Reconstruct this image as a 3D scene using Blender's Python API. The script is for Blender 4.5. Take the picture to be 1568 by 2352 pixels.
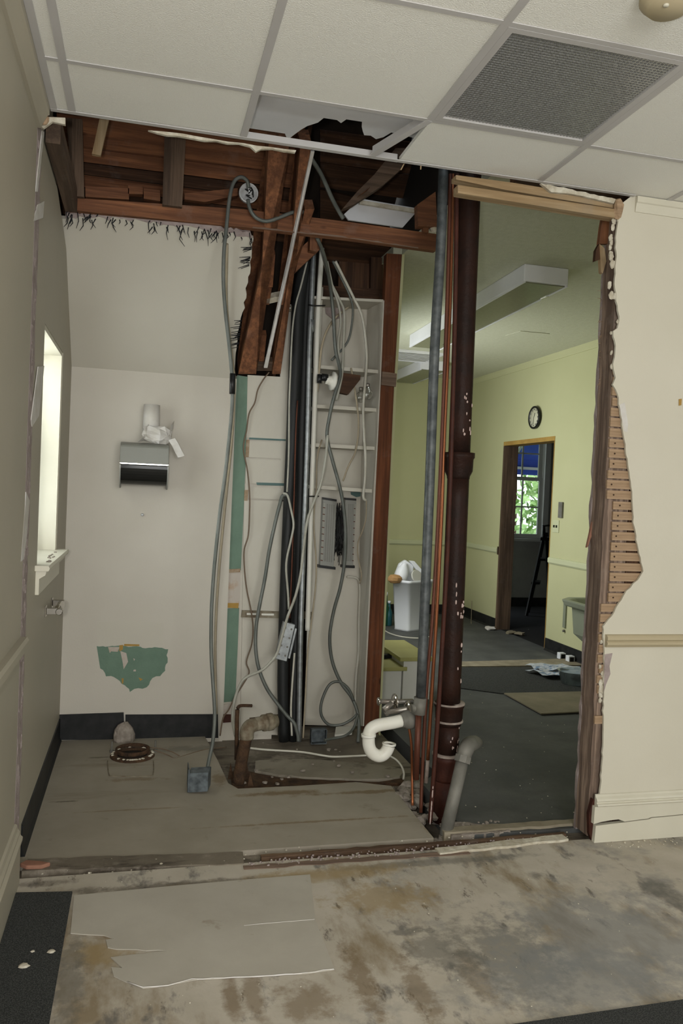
import bpy, bmesh, math, random
from mathutils import Vector as V, Matrix
import numpy as np
C = bpy.context.scene.collection
for o in list(bpy.data.objects): bpy.data.objects.remove(o)
S = bpy.context.scene
# ------------------------------------------------------------------ camera
F, YAW, PIT, ROL = 1840.0, .2432, -.0248, -.0431
CO = np.array([0, -3.065, 1.466]); HC = 2.78
_a = np.array([math.sin(YAW)*math.cos(PIT), math.cos(YAW)*math.cos(PIT), math.sin(PIT)])
_r = np.array([math.cos(YAW), -math.sin(YAW), 0]); _u = np.cross(_r, _a)
_r, _u = _r*math.cos(ROL)-_u*math.sin(ROL), _r*math.sin(ROL)+_u*math.cos(ROL)
cd = bpy.data.cameras.new('camera'); cam = bpy.data.objects.new('camera', cd); C.objects.link(cam)
cd.sensor_fit = 'VERTICAL'; cd.sensor_height = 36; cd.lens = F/2352*36; cd.clip_start = .02; cd.clip_end = 200
cam.matrix_world = Matrix(((_r[0], _u[0], -_a[0], CO[0]), (_r[1], _u[1], -_a[1], CO[1]), (_r[2], _u[2], -_a[2], CO[2]), (0, 0, 0, 1)))
S.camera = cam
# ------------------------------------------------------------------ world, lights, exposure
S.view_settings.view_transform = 'Standard'; S.view_settings.look = 'None'
S.view_settings.gamma = 1; S.view_settings.use_curve_mapping = False
S.view_settings.exposure = 0.1
w = bpy.data.worlds.new('sky'); S.world = w; w.use_nodes = True
nt = w.node_tree; bg = nt.nodes['Background']
bg.inputs[0].default_value = (.86, .95, 1.0, 1); bg.inputs[1].default_value = 2.6

def area(name, loc, aim, sx, sy, watts, col=(1, 1, 1), spread=math.pi):
    l = bpy.data.lights.new(name, 'AREA'); l.shape = 'RECTANGLE'; l.size = sx; l.size_y = sy
    l.energy = watts; l.color = col; l.spread = spread
    o = bpy.data.objects.new(name, l); C.objects.link(o); o.location = loc
    o.rotation_euler = (V(aim)-V(loc)).to_track_quat('-Z', 'Y').to_euler(); return o
# daylight through the windows of the room behind the photographer
area('daylight_rear_window', (.75, -5.78, 1.6), (.9, 0, 1.5), 1.9, 1.9, 105, (1.0, .985, .95))
area('daylight_side_window', (4.98, -2.6, 1.7), (0, -2.2, 1.6), 1.3, 1.5, 12, (1.0, .98, .94))
# daylight through the windows of the green room (its outer wall)
area('daylight_green_room', (1.62, 3.9, 1.75), (4.2, 3.6, .9), 1.5, 1.4, 30, (1.0, .99, .94))
# daylight through the little alcove window
area('daylight_alcove_window', (-.62, .85, 1.62), (1.0, .95, 1.3), .7, .9, 9, (.95, 1.0, .96))
# the camera's own flash, held to the left in portrait grip
fl = bpy.data.lights.new('camera_flash', 'SPOT'); fl.energy = 80; fl.shadow_soft_size = .03; fl.color = (1, .97, .92)
fl.spot_size = math.radians(104); fl.spot_blend = .6
fo = bpy.data.objects.new('camera_flash', fl); C.objects.link(fo); fo.location = (-.11, -3.03, 1.50)
fo.rotation_euler = (V(CO+_a*3+np.array([0, 0, .25]))-fo.location).to_track_quat('-Z', 'Y').to_euler()

# ------------------------------------------------------------------ pixel rays onto real planes
def _ray(q): return _a+_r*(q[0]-784)/F-_u*(q[1]-1176)/F
def PA(q, ax, v):
    d = _ray(q); return V(CO+(v-CO[ax])/d[ax]*d)
def PX(x, y, v): return PA((x, y), 0, v)
def PY(x, y, v): return PA((x, y), 1, v)
def PZ(x, y, v=0.0): return PA((x, y), 2, v)
def PN(x, y, p, n):
    d = _ray((x, y)); n = np.array(n); t = np.dot(np.array(p)-CO, n)/np.dot(d, n); return V(CO+t*d)
SLN = (0, math.sin(math.pi/4), math.cos(math.pi/4))
def PS(x, y, off=0.0):                    # the sloped ceiling plane of the alcove (45 degrees)
    return PN(x, y, (0, 1.65+off*SLN[1], 2.1+off*SLN[2]), SLN)

# ------------------------------------------------------------------ mesh builder
class MB:
    def __init__(s): s.v = []; s.f = []; s.sm = []
    def add(s, vs, fs, smooth=False):
        b = len(s.v); s.v += [V(p) for p in vs]
        for f in fs: s.f.append([b+i for i in f]); s.sm.append(smooth)
        return s
    def box(s, x0, x1, y0, y1, z0, z1):
        return s.prism([(x0, y0, z0), (x1, y0, z0), (x1, y1, z0), (x0, y1, z0)], (0, 0, z1-z0))
    def prism(s, poly, vec):
        n = len(poly); vec = V(vec); p = [V(q) for q in poly]
        s.add(p+[q+vec for q in p], [list(range(n)), list(range(2*n-1, n-1, -1))]+[[i, (i+1) % n, n+(i+1) % n, n+i] for i in range(n)])
        return s
    def obox(s, c, ax, ay, az):           # oriented box: centre and three half vectors
        c, ax, ay, az = V(c), V(ax), V(ay), V(az)
        return s.prism([c-ax-ay-az, c+ax-ay-az, c+ax+ay-az, c-ax+ay-az], az*2)
    def beam(s, a, b, wv, hv):            # bar from a to b with full cross-section vectors
        a, b, wv, hv = V(a), V(b), V(wv)/2, V(hv)/2
        return s.prism([a-wv-hv, a+wv-hv, a+wv+hv, a-wv+hv], b-a)
    def tube(s, pts, r, n=8, smooth=True, sub=5, caps=True):
        p = [V(q) for q in pts]
        rr = r if isinstance(r, (list, tuple)) else [r]*len(p)
        if smooth and len(p) > 2:
            q = [p[0]*2-p[1]]+p+[p[-1]*2-p[-2]]; out = []; ro = []
            for i in range(1, len(q)-2):
                for k in range(sub):
                    t = k/sub
                    out.append(.5*((2*q[i])+(q[i+1]-q[i-1])*t+(2*q[i-1]-5*q[i]+4*q[i+1]-q[i+2])*t*t+(3*q[i]-q[i-1]-3*q[i+1]+q[i+2])*t**3))
                    ro.append(rr[i-1]*(1-t)+rr[i]*t)
            out.append(p[-1]); ro.append(rr[-1]); p = out; rr = ro
        rings = []; nrm = None
        for i in range(len(p)):
            t = (p[min(i+1, len(p)-1)]-p[max(i-1, 0)]).normalized()
            if nrm is None: nrm = t.orthogonal().normalized()
            else:
                nrm = nrm-t*nrm.dot(t)
                nrm = nrm.normalized() if nrm.length > 1e-6 else t.orthogonal().normalized()
            b = t.cross(nrm)
            rings.append([p[i]+(nrm*math.cos(2*math.pi*k/n)+b*math.sin(2*math.pi*k/n))*rr[i] for k in range(n)])
        vs = [x for g in rings for x in g]; fs = []
        for i in range(len(p)-1):
            for k in range(n): fs.append([i*n+k, i*n+(k+1) % n, (i+1)*n+(k+1) % n, (i+1)*n+k])
        s.add(vs, fs, True)
        if caps:
            s.add(rings[0], [list(range(n))]); s.add(rings[-1], [list(range(n))[::-1]])
        return s
    def lathe(s, base, axis, prof, n=20, caps=True):   # prof: (distance along axis, radius)
        base, ax = V(base), V(axis).normalized(); e = ax.orthogonal().normalized(); g = ax.cross(e)
        vs = []; fs = []
        for (h, r) in prof:
            for k in range(n):
                t = 2*math.pi*k/n; vs.append(base+ax*h+(e*math.cos(t)+g*math.sin(t))*max(r, 1e-4))
        for i in range(len(prof)-1):
            for k in range(n): fs.append([i*n+k, i*n+(k+1) % n, (i+1)*n+(k+1) % n, (i+1)*n+k])
        s.add(vs, fs, n > 8)
        if caps: s.add(vs[:n], [list(range(n))]); s.add(vs[-n:], [list(range(n))])
        return s
    def lump(s, c, rx, ry, rz, rnd, n=7, m=4, rough=.25):
        c = V(c); vs = []; fs = []
        for i in range(m+1):
            ph = math.pi*i/m
            for k in range(n):
                t = 2*math.pi*k/n; j = 1+rnd.uniform(-rough, rough)
                vs.append(c+V((rx*math.sin(ph)*math.cos(t)*j, ry*math.sin(ph)*math.sin(t)*j, rz*math.cos(ph)*(1 if i in (0, m) else j))))
        for i in range(m):
            for k in range(n): fs.append([i*n+k, i*n+(k+1) % n, (i+1)*n+(k+1) % n, (i+1)*n+k])
        return s.add(vs, fs)

def obj(name, mb, mat, parent=None, kind=None, bevel=0, label=None, origin=None):
    me = bpy.data.meshes.new(name); lo = [min(p[i] for p in mb.v) for i in range(3)]; hi = [max(p[i] for p in mb.v) for i in range(3)]
    pl = V((0, 0, 0)); q = parent
    while q: pl += q.location; q = q.parent
    og = V(origin) if origin is not None else V(((lo[0]+hi[0])/2, (lo[1]+hi[1])/2, lo[2]))
    me.from_pydata([p-og for p in mb.v], [], mb.f)
    for i, p in enumerate(me.polygons): p.use_smooth = mb.sm[i]
    bm = bmesh.new(); bm.from_mesh(me); bmesh.ops.remove_doubles(bm, verts=bm.verts, dist=1e-6)
    bmesh.ops.recalc_face_normals(bm, faces=bm.faces); bm.to_mesh(me); bm.free()
    o = bpy.data.objects.new(name, me); C.objects.link(o); me.materials.append(M[mat] if isinstance(mat, str) else mat)
    o.location = og-pl
    if parent: o.parent = parent
    if kind: o['kind'] = kind
    if label: o['label'] = label
    if bevel:
        m = o.modifiers.new('bevel', 'BEVEL'); m.width = bevel; m.segments = 2; m.limit_method = 'ANGLE'
    return o
def struct(name, mb, mat, **k): return obj(name, mb, mat, kind='structure', **k)
def tag(o, label, cat, group=None):
    o['label'] = label; o['category'] = cat
    if group: o['group'] = group
    return o
def thing(name, label, cat, loc, group=None):
    o = bpy.data.objects.new(name, None); C.objects.link(o); o.location = loc; o.empty_display_size = .1
    return tag(o, label, cat, group)
def jag(pts, amp, step, seed, axis_a, axis_b, ends=False):
    rnd = random.Random(seed); out = []
    for i in range(len(pts)-1):
        a, b = V(pts[i]), V(pts[i+1]); n = max(1, int((b-a).length/step))
        for k in range(n):
            p = a+(b-a)*(k/n)
            if (i, k) != (0, 0): p = p+V(axis_a)*rnd.uniform(-amp, amp)+V(axis_b)*rnd.uniform(-amp, amp)
            out.append(p)
    out.append(V(pts[-1])); return out

# ------------------------------------------------------------------ materials
M = {}
def base(name):
    m = bpy.data.materials.new(name); m.use_nodes = True; M[name] = m
    n = m.node_tree; return m, n, n.nodes['Principled BSDF']
def L(n, a, b): n.links.new(a, b)
def coords(n, sc=(1, 1, 1)):
    t = n.nodes.new('ShaderNodeTexCoord'); mp = n.nodes.new('ShaderNodeMapping'); mp.inputs['Scale'].default_value = sc
    L(n, t.outputs['Object'], mp.inputs[0]); return mp.outputs[0]
def noise(n, co, scale, detail=4, rough=.55):
    t = n.nodes.new('ShaderNodeTexNoise'); t.inputs['Scale'].default_value = scale; t.inputs['Detail'].default_value = detail
    t.inputs['Roughness'].default_value = rough; L(n, co, t.inputs['Vector']); return t.outputs['Fac']
def ramp(n, fac, stops):
    r = n.nodes.new('ShaderNodeValToRGB'); e = r.color_ramp.elements
    while len(e) < len(stops): e.new(.5)
    for i, (p, c) in enumerate(stops): e[i].position = p; e[i].color = (*c, 1) if len(c) == 3 else c
    L(n, fac, r.inputs[0]); return r.outputs[0]
def mix(n, fac, a, b):
    x = n.nodes.new('ShaderNodeMix'); x.data_type = 'RGBA'
    for s, v in ((0, fac), (6, a), (7, b)):
        if hasattr(v, 'is_linked') or hasattr(v, 'links'): L(n, v, x.inputs[s])
        else: x.inputs[s].default_value = (*v, 1) if isinstance(v, tuple) else v
    return x.outputs[2]
def bump(n, p, h, st, dist=.01):
    b = n.nodes.new('ShaderNodeBump'); b.inputs['Strength'].default_value = st; b.inputs['Distance'].default_value = dist
    L(n, h, b.inputs['Height']); L(n, b.outputs[0], p.inputs['Normal'])
BW = [(0, 0, 0), (1, 1, 1)]
def plain(name, c, rough=.6, c2=None, sc=6, metal=0, bmp=0, bsc=60, lo=.35, hi=.65, stretch=(1, 1, 1), spec=None):
    m, n, p = base(name); co = coords(n, stretch)
    c2 = c2 or tuple(x*.88 for x in c)
    L(n, ramp(n, noise(n, co, sc), [(lo, c2), (hi, c)]), p.inputs['Base Color'])
    p.inputs['Roughness'].default_value = rough; p.inputs['Metallic'].default_value = metal; p.inputs['Specular IOR Level'].default_value = .3
    if spec is not None: p.inputs['Specular IOR Level'].default_value = spec
    if bmp: bump(n, p, noise(n, co, bsc, 3), bmp)
    return m
def wood(name, c1, c2, ax, rough=.75, sc=1.0, dirt=None):
    m, n, p = base(name); st = [30*sc, 30*sc, 30*sc]; st[ax] = 1.3*sc; co = coords(n, tuple(st))
    g = noise(n, co, 1.0, 8, .7); st2 = [5, 5, 5]; st2[ax] = .8
    col = ramp(n, g, [(.32, tuple(x*.7 for x in c2)), (.46, c2), (.60, c1), (.74, tuple(min(1, x*1.25) for x in c1))])
    big = noise(n, coords(n, tuple(st2)), 1.2, 4)
    col = mix(n, ramp(n, big, [(.42, (0, 0, 0)), (.68, (.7, .7, .7))]), col, tuple(x*.6 for x in c2))
    kn = [7, 7, 7]; kn[ax] = 3.4; vo = n.nodes.new('ShaderNodeTexVoronoi'); L(n, coords(n, tuple(kn)), vo.inputs['Vector']); vo.inputs['Scale'].default_value = 1
    col = mix(n, ramp(n, vo.outputs['Distance'], [(.05, (.9, .9, .9)), (.10, (0, 0, 0))]), col, tuple(x*.35 for x in c2))
    du = ramp(n, noise(n, coords(n), 7, 6, .7), [(.56, (0, 0, 0)), (.70, (.45, .45, .45))])
    col = mix(n, du, col, dirt or tuple(.5*x+.07 for x in c1))
    L(n, col, p.inputs['Base Color']); p.inputs['Roughness'].default_value = rough
    p.inputs['Specular IOR Level'].default_value = .25
    bump(n, p, g, .4, .004); return m
plain('cream_alcove', (.53, .495, .43), .55, (.50, .465, .40), 3, bmp=.04, bsc=90)
plain('cream_slope', (.53, .50, .43), .6, (.505, .475, .405), 2, bmp=.05, bsc=60)
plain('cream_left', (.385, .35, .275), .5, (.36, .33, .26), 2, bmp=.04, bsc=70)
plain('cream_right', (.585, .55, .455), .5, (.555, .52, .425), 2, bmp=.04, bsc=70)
plain('cream_board', (.55, .52, .45), .6, (.50, .47, .40), 5, bmp=.06, bsc=40, stretch=(1, 1, .5))
plain('trim_cream', (.60, .57, .47), .4, (.56, .53, .43), 3)
plain('rail_tan', (.45, .38, .25), .5, (.40, .34, .22), 3, stretch=(.3, 3, 30))
plain('tile', (.83, .82, .76), .9, (.78, .77, .71), 260, bmp=.35, bsc=230)
plain('tee', (.50, .485, .475), .45, (.47, .455, .44), 4)
plain('gypsum', (.66, .66, .68), .8, (.60, .60, .61), 4)
plain('plaster_edge', (.60, .565, .47), .9, (.42, .37, .28), 30, bmp=.6, bsc=50)
plain('plaster_pink', (.36, .30, .285), .95, (.25, .20, .19), 14, bmp=.7, bsc=45, lo=.3, hi=.6)
plain('white_paper', (.64, .62, .60), .8, (.52, .49, .44), 10)
plain('green_wall', (.53, .53, .31), .5, (.505, .505, .29), 2)
plain('green_lower', (.55, .57, .37), .5, (.52, .54, .345), 2)
plain('green_ceiling', (.60, .605, .47), .85, (.55, .555, .42), 30, bmp=.3, bsc=120)
plain('green_paint', (.135, .215, .155), .55, (.11, .18, .13), 8, bmp=.15, bsc=50)
plain('teal', (.09, .16, .15), .6)
plain('ochre', (.42, .27, .07), .8, (.34, .2, .05), 12)
plain('brown_stain', (.22, .12, .05), .8, (.40, .33, .24), 20)
plain('pink_patch', (.47, .42, .37), .7, (.40, .27, .17), 12, lo=.3, hi=.5)
plain('cove_black', (.010, .011, .011), .5, (.022, .022, .022), 14, spec=.2)
plain('carpet_near', (.030, .033, .032), .95, (.085, .087, .082), 260, bmp=.9, bsc=400, lo=.42, hi=.55)
plain('carpet_green_room', (.036, .040, .043), .9, (.06, .064, .066), 200, bmp=.8, bsc=300)
plain('dark_floor', (.010, .010, .011), .9)
plain('concrete_dirt', (.20, .17, .13), .95, (.085, .065, .05), 7, bmp=.8, bsc=30)
plain('rubble', (.32, .28, .24), .95, (.20, .17, .14), 25, bmp=.5, bsc=60)
plain('void_dark', (.02, .014, .010), 1.0)  # near black stands in for shade in the wall gap, drain and attic
plain('steel_dark', (.13, .14, .14), .55, (.06, .067, .07), 26, metal=.5, lo=.35, hi=.7)
plain('galv', (.36, .38, .39), .5, (.25, .265, .27), 30, metal=.75)
plain('box_bright', (.66, .67, .68), .35, (.5, .5, .5), 40, metal=.25)
plain('galv_dull', (.22, .21, .185), .65, (.15, .145, .125), 12, metal=.35)
plain('galv_blue', (.16, .185, .20), .6, (.06, .07, .075), 22, metal=.4)
plain('cast_iron', (.016, .009, .007), .5, (.028, .012, .008), 9, bmp=.25, bsc=60, spec=.12)
plain('cast_red', (.065, .020, .012), .6, (.040, .014, .010), 10, bmp=.2, bsc=60, spec=.2)
plain('lead', (.34, .29, .25), .7, (.25, .2, .17), 25, bmp=.4)
plain('copper', (.36, .135, .06), .42, (.22, .075, .035), 14, metal=.75, stretch=(1, 1, .25))
plain('copper_old', (.13, .045, .025), .5, (.09, .032, .02), 12, metal=.4, stretch=(1, 1, .3))
plain('drips', (.55, .42, .38), .7)
plain('pvc', (.72, .71, .65), .35, (.68, .66, .58), 8)
plain('chrome', (.62, .60, .57), .18, (.5, .47, .43), 20, metal=1)
plain('chrome_dirty', (.42, .40, .36), .4, (.24, .21, .18), 16, metal=.7)
plain('brass_dirty', (.30, .27, .20), .7, (.13, .095, .06), 18, metal=.25, bmp=.4, bsc=60)
plain('rust', (.085, .045, .022), .9, (.035, .02, .012), 22, bmp=.8, bsc=60)
plain('rubber_black', (.011, .012, .012), .55, (.02, .021, .021), 8, bmp=.2, bsc=20, stretch=(1, 1, .3))
plain('cable_grey', (.16, .17, .155), .5, (.11, .12, .108), 9, metal=.3)
plain('cable_light', (.42, .415, .36), .55, (.33, .32, .27), 9)
plain('cable_white', (.56, .54, .47), .5, (.47, .45, .38), 9)
plain('cable_tan', (.40, .34, .24), .6, (.33, .28, .2), 9)
plain('wire_brown', (.17, .12, .08), .6)
plain('dispenser_grey', (.19, .19, .165), .35, (.175, .175, .15), 3)
plain('plastic_grey', (.27, .27, .245), .35, (.255, .255, .23), 3)
plain('smoke_plastic', (.014, .014, .013), .10, (.012, .012, .011), 3)
plain('black_plastic', (.012, .012, .012), .4)
plain('white_plastic', (.78, .80, .84), .35, (.76, .78, .82), 2)
plain('white_enamel', (.56, .555, .51), .4, (.53, .525, .48), 3)
plain('lamp_white', (.84, .84, .88), .4, (.72, .72, .75), 2)
plain('lens', (.20, .205, .135), .25, (.18, .185, .12), 40)
plain('olive', (.33, .315, .12), .5, (.29, .275, .10), 5)
plain('cardboard', (.42, .24, .10), .8)
plain('terracotta', (.30, .15, .10), .8, (.25, .12, .08), 18)
plain('tan_board', (.22, .19, .13), .8, (.17, .15, .10), 5)
plain('threshold', (.30, .26, .19), .7, (.2, .17, .12), 9)
plain('porcelain_green', (.25, .27, .20), .4, (.22, .24, .175), 3)
plain('bottle_green', (.02, .10, .05), .2)
plain('bottle_blue', (.03, .12, .14), .2)
plain('label_red', (.25, .02, .02), .5)
plain('louver', (.62, .62, .60), .28, (.5, .5, .48), 90, metal=.7)
plain('clock_face', (.62, .60, .45), .5)
plain('dark_wall', (.30, .295, .28), .7)
plain('awning_blue', (.03, .06, .34), .7, (.04, .08, .42), 5)
plain('leaf', (.42, .58, .24), .7, (.22, .36, .12), 8)
plain('frame_white', (.50, .50, .49), .5)
plain('newsprint', (.52, .54, .56), .8, (.16, .24, .36), 16, lo=.40, hi=.52, stretch=(1, 4, 1))
plain('black_mesh', (.02, .021, .024), .8)
plain('print', (.02, .02, .025), .5)
plain('grass', (.12, .2, .06), .9)
W1, W2 = (.27, .115, .052), (.15, .062, .03)
for i, a in enumerate('XYZ'):
    wood('wood_red_'+a, W1, W2, i)
    wood('wood_grey_'+a, (.16, .105, .07), (.085, .055, .037), i)
    wood('wood_pale_'+a, (.44, .33, .20), (.31, .21, .11), i)
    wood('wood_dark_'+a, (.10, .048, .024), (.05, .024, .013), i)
wood('post', (.31, .225, .17), (.15, .105, .08), 2, rough=.9, sc=1.4)
wood('stud', (.20, .068, .028), (.115, .040, .018), 2)
wood('lath', (.47, .335, .215), (.34, .23, .14), 0, dirt=(.36, .30, .24))
wood('lath_old', (.27, .19, .14), (.17, .115, .085), 0)
wood('floor_wood', (.16, .10, .06), (.085, .05, .03), 0)
def stain(n, col, cen, rad, c, amt, og, seed):
    tc = n.nodes.new('ShaderNodeTexCoord'); sb = n.nodes.new('ShaderNodeVectorMath'); sb.operation = 'SUBTRACT'; L(n, tc.outputs['Object'], sb.inputs[0]); sb.inputs[1].default_value = (cen[0]-og[0], cen[1]-og[1], 0)
    ml = n.nodes.new('ShaderNodeVectorMath'); ml.operation = 'MULTIPLY'; L(n, sb.outputs[0], ml.inputs[0]); ml.inputs[1].default_value = (1/rad[0], 1/rad[1], 0)
    ln = n.nodes.new('ShaderNodeVectorMath'); ln.operation = 'LENGTH'; L(n, ml.outputs[0], ln.inputs[0])
    ad = n.nodes.new('ShaderNodeMath'); ad.operation = 'MULTIPLY_ADD'; L(n, noise(n, tc.outputs['Object'], 9+seed % 5*3, 7, .7), ad.inputs[0]); ad.inputs[1].default_value = 2.6; L(n, ln.outputs['Value'], ad.inputs[2])
    return mix(n, ramp(n, ad.outputs[0], [(1.75/4, (amt,)*3), (2.25/4, (0, 0, 0))]) if False else ramp(n, scale_(n, ad.outputs[0], .25), [(1.75/4, (amt,)*3), (2.3/4, (0, 0, 0))]), col, c)
def scale_(n, v, k):
    q = n.nodes.new('ShaderNodeMath'); q.operation = 'MULTIPLY'; L(n, v, q.inputs[0]); q.inputs[1].default_value = k; return q.outputs[0]
# glass
m, n, p = base('glass'); p.inputs['Transmission Weight'].default_value = 1; p.inputs['Roughness'].default_value = 0; p.inputs['IOR'].default_value = 1.45; p.inputs['Base Color'].default_value = (.96, .98, .97, 1)
m, n, p = base('clear_plastic'); p.inputs['Transmission Weight'].default_value = .85; p.inputs['Roughness'].default_value = .12; p.inputs['IOR'].default_value = 1.3; p.inputs['Base Color'].default_value = (.7, .78, .8, 1)
# floors: old underlay with worn-in stains (shapes of their own, they do not follow any light)
def floor_mat(name, c1, c2, stains, bm=.25):
    m, n, p = base(name); co = coords(n)
    col = ramp(n, noise(n, co, 3.0, 6, .6), [(.35, c2), (.65, c1)])
    for (sc, stx, lo, hi, c, amt, seed) in stains:
        mp = n.nodes.new('ShaderNodeMapping'); mp.inputs['Location'].default_value = (seed*3.7, seed*1.3, 0); mp.inputs['Scale'].default_value = stx
        mp.inputs['Rotation'].default_value = (0, 0, .0)
        L(n, n.nodes[[k.name for k in n.nodes if k.type == 'TEX_COORD'][0]].outputs['Object'], mp.inputs[0])
        f = ramp(n, noise(n, mp.outputs[0], sc, 7, .65), [(lo, (0, 0, 0)), (hi, (amt, amt, amt))])
        col = mix(n, f, col, c)
    L(n, col, p.inputs['Base Color']); p.inputs['Roughness'].default_value = .7; p.inputs['Specular IOR Level'].default_value = .3
    bump(n, p, noise(n, co, 40, 5), bm, .004); return m
floor_mat('floor_near', (.49, .445, .375), (.39, .35, .285),
          [(2.3, (1.7, .7, 1), .53, .66, (.20, .145, .075), .8, 1), (5, (1.6, .8, 1), .57, .66, (.105, .10, .095), .75, 2),
           (3.5, (1, 1, 1), .56, .68, (.20, .20, .19), .6, 3), (11, (1.3, .5, 1), .62, .68, (.075, .06, .045), .8, 4)])
floor_mat('floor_vinyl', (.32, .285, .23), (.265, .235, .185),
          [(1.6, (.35, 2.2, 1), .58, .72, (.125, .095, .06), .6, 5), (6, (1, 1, 1), .62, .72, (.14, .115, .08), .5, 6)], .1)
floor_mat('floor_patch_grey', (.27, .24, .19), (.20, .175, .135), [(6, (1, 1.6, 1), .55, .66, (.09, .07, .05), .8, 12)], .4)
floor_mat('floor_sheet', (.44, .41, .35), (.38, .35, .295), [(6, (1, 1, 1), .62, .70, (.19, .14, .08), .5, 7)], .1)
floor_mat('floor_dirty', (.20, .17, .13), (.12, .10, .075), [(5, (.5, 2, 1), .52, .62, (.05, .038, .028), .85, 8), (4, (1, 1, 1), .56, .64, (.30, .26, .21), .7, 9)], .7)
floor_mat('floor_green', (.095, .097, .095), (.06, .063, .062), [(2.4, (.8, 1.4, 1), .55, .75, (.15, .15, .14), .4, 11)], .5)

# ================================================================== STRUCTURE
R = random.Random(4)
XL, SF = -.41, .6096
# ---- floors
m_ = M['floor_near']; n_t = m_.node_tree; bs = n_t.nodes['Principled BSDF']; cc_ = bs.inputs['Base Color'].links[0].from_socket
BR, OC, DG, BG, DK = (.15, .095, .04), (.30, .215, .10), (.12, .115, .10), (.20, .205, .205), (.07, .055, .04)
for i, (x, y, rx, ry, c, amt) in enumerate([(533, 2290, .035, .17, BR, .85), (585, 2290, .04, .16, BR, .7), (700, 2300, .10, .10, BR, .7), (830, 2250, .05, .22, BR, .8), (960, 2270, .05, .22, BR, .7), (1095, 2240, .05, .2, BR, .6),
    (240, 2190, .12, .09, OC, .8), (255, 2150, .06, .03, BR, .8), (515, 2180, .03, .05, BR, .8), (880, 2060, .22, .13, OC, .75), (700, 2015, .5, .05, OC, .7), (380, 2035, .42, .035, DK, .8), (90, 2030, .16, .03, DK, .6),
    (1180, 2200, .22, .3, DG, .75), (1000, 2180, .12, .14, DG, .7), (1400, 2150, .45, .35, BG, .8), (1500, 2040, .1, .08, DG, .8), (1540, 2060, .08, .12, DG, .85), (160, 2250, .05, .3, DG, .7), (940, 2140, .10, .03, DG, .8), (1000, 1980, .5, .03, DG, .7), (1230, 2010, .05, .04, DG, .8), (1330, 2250, .4, .2, BG, .7), (780, 2000, .3, .05, OC, .6)]):
    w_ = PZ(x, y); cc_ = stain(n_t, cc_, (w_.x, w_.y), (rx, ry), c, amt*.8, (2.25, -2.94), i)
L(n_t, cc_, bs.inputs['Base Color'])
n_t2 = M['floor_vinyl'].node_tree; bs = n_t2.nodes['Principled BSDF']; cc_ = bs.inputs['Base Color'].links[0].from_socket
for i, (x, y, rx, ry, c, amt) in enumerate([(640, 1822, .28, .035, BR, .75), (820, 1820, .3, .025, BR, .7), (945, 1835, .04, .14, BR, .7), (1000, 1905, .05, .06, BR, .6), (720, 1887, .55, .012, BR, .6), (300, 1860, .3, .010, BR, .5), (150, 1841, .07, .012, DK, .7), (225, 1740, .09, .012, DK, .6),
        (505, 1790, .05, .10, BR, .6), (310, 1790, .16, .03, BR, .5), (640, 1965, .3, .02, BR, .7), (330, 1980, .3, .012, BR, .6), (430, 1720, .25, .06, DG, .5)]):
    w_ = PZ(x, y); cc_ = stain(n_t2, cc_, (w_.x, w_.y), (rx, ry), c, amt, (.406, .895), i)
L(n_t2, cc_, bs.inputs['Base Color'])
fl_ = struct('floor', MB().box(-.7, 5.2, -5.9, 0.02, -.2, 0), 'floor_near')
struct('floor', MB().box(-.7, 1.9, .02, 2.1, -.25, -.13), 'concrete_dirt')
# alcove vinyl: left part reaches the back wall, right part stops at the plumbing groove
al = [(-.45, .13), (1.262, .13), (1.262, .74)]+[tuple(x) for x in [(1.1, .815), (.8, .80), (.50, .80)]]+[(.46, .88), (.44, 1.2), (.40, 1.66), (-.45, 1.66)]
fv = struct('floor', MB().prism([(x, y, -.13) for x, y in al], (0, 0, .13)), 'floor_vinyl')
rs = jag([PZ(x, y, -.006) for x, y in [(585, 1768), (640, 1778), (760, 1785), (870, 1788), (922, 1782), (922, 1764), (830, 1750), (720, 1742), (640, 1740), (590, 1746), (585, 1768)]], .010, .05, 19, (1, 0, 0), (0, 1, 0))[:-1]
obj('floor_patch', MB().prism([(p.x, p.y, -.034) for p in rs], (0, 0, .024)), 'floor_patch_grey', fv)
q = jag([PZ(x, y, -.02) for x, y in [(533, 1806), (640, 1808), (800, 1803), (930, 1798)]], .004, .05, 23, (0, 1, 0), (0, 0, 0))+jag([PZ(x, y, -.02) for x, y in [(925, 1788), (870, 1796), (760, 1793), (640, 1786), (560, 1770), (545, 1765), (530, 1775)]], .006, .04, 24, (0, 1, 0), (0, 0, 0))
obj('groove_dirt', MB().prism([(p.x, p.y, -.0345) for p in q], (0, 0, .016)), 'rust', fv)
obj('floor_patch', MB().prism([(x, y, -.13) for x, y in [(.44, .80), (1.262, .80), (1.5, .80), (1.5, 1.9), (.40, 1.9)]], (0, 0, .095)), 'floor_dirty', fv)
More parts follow.
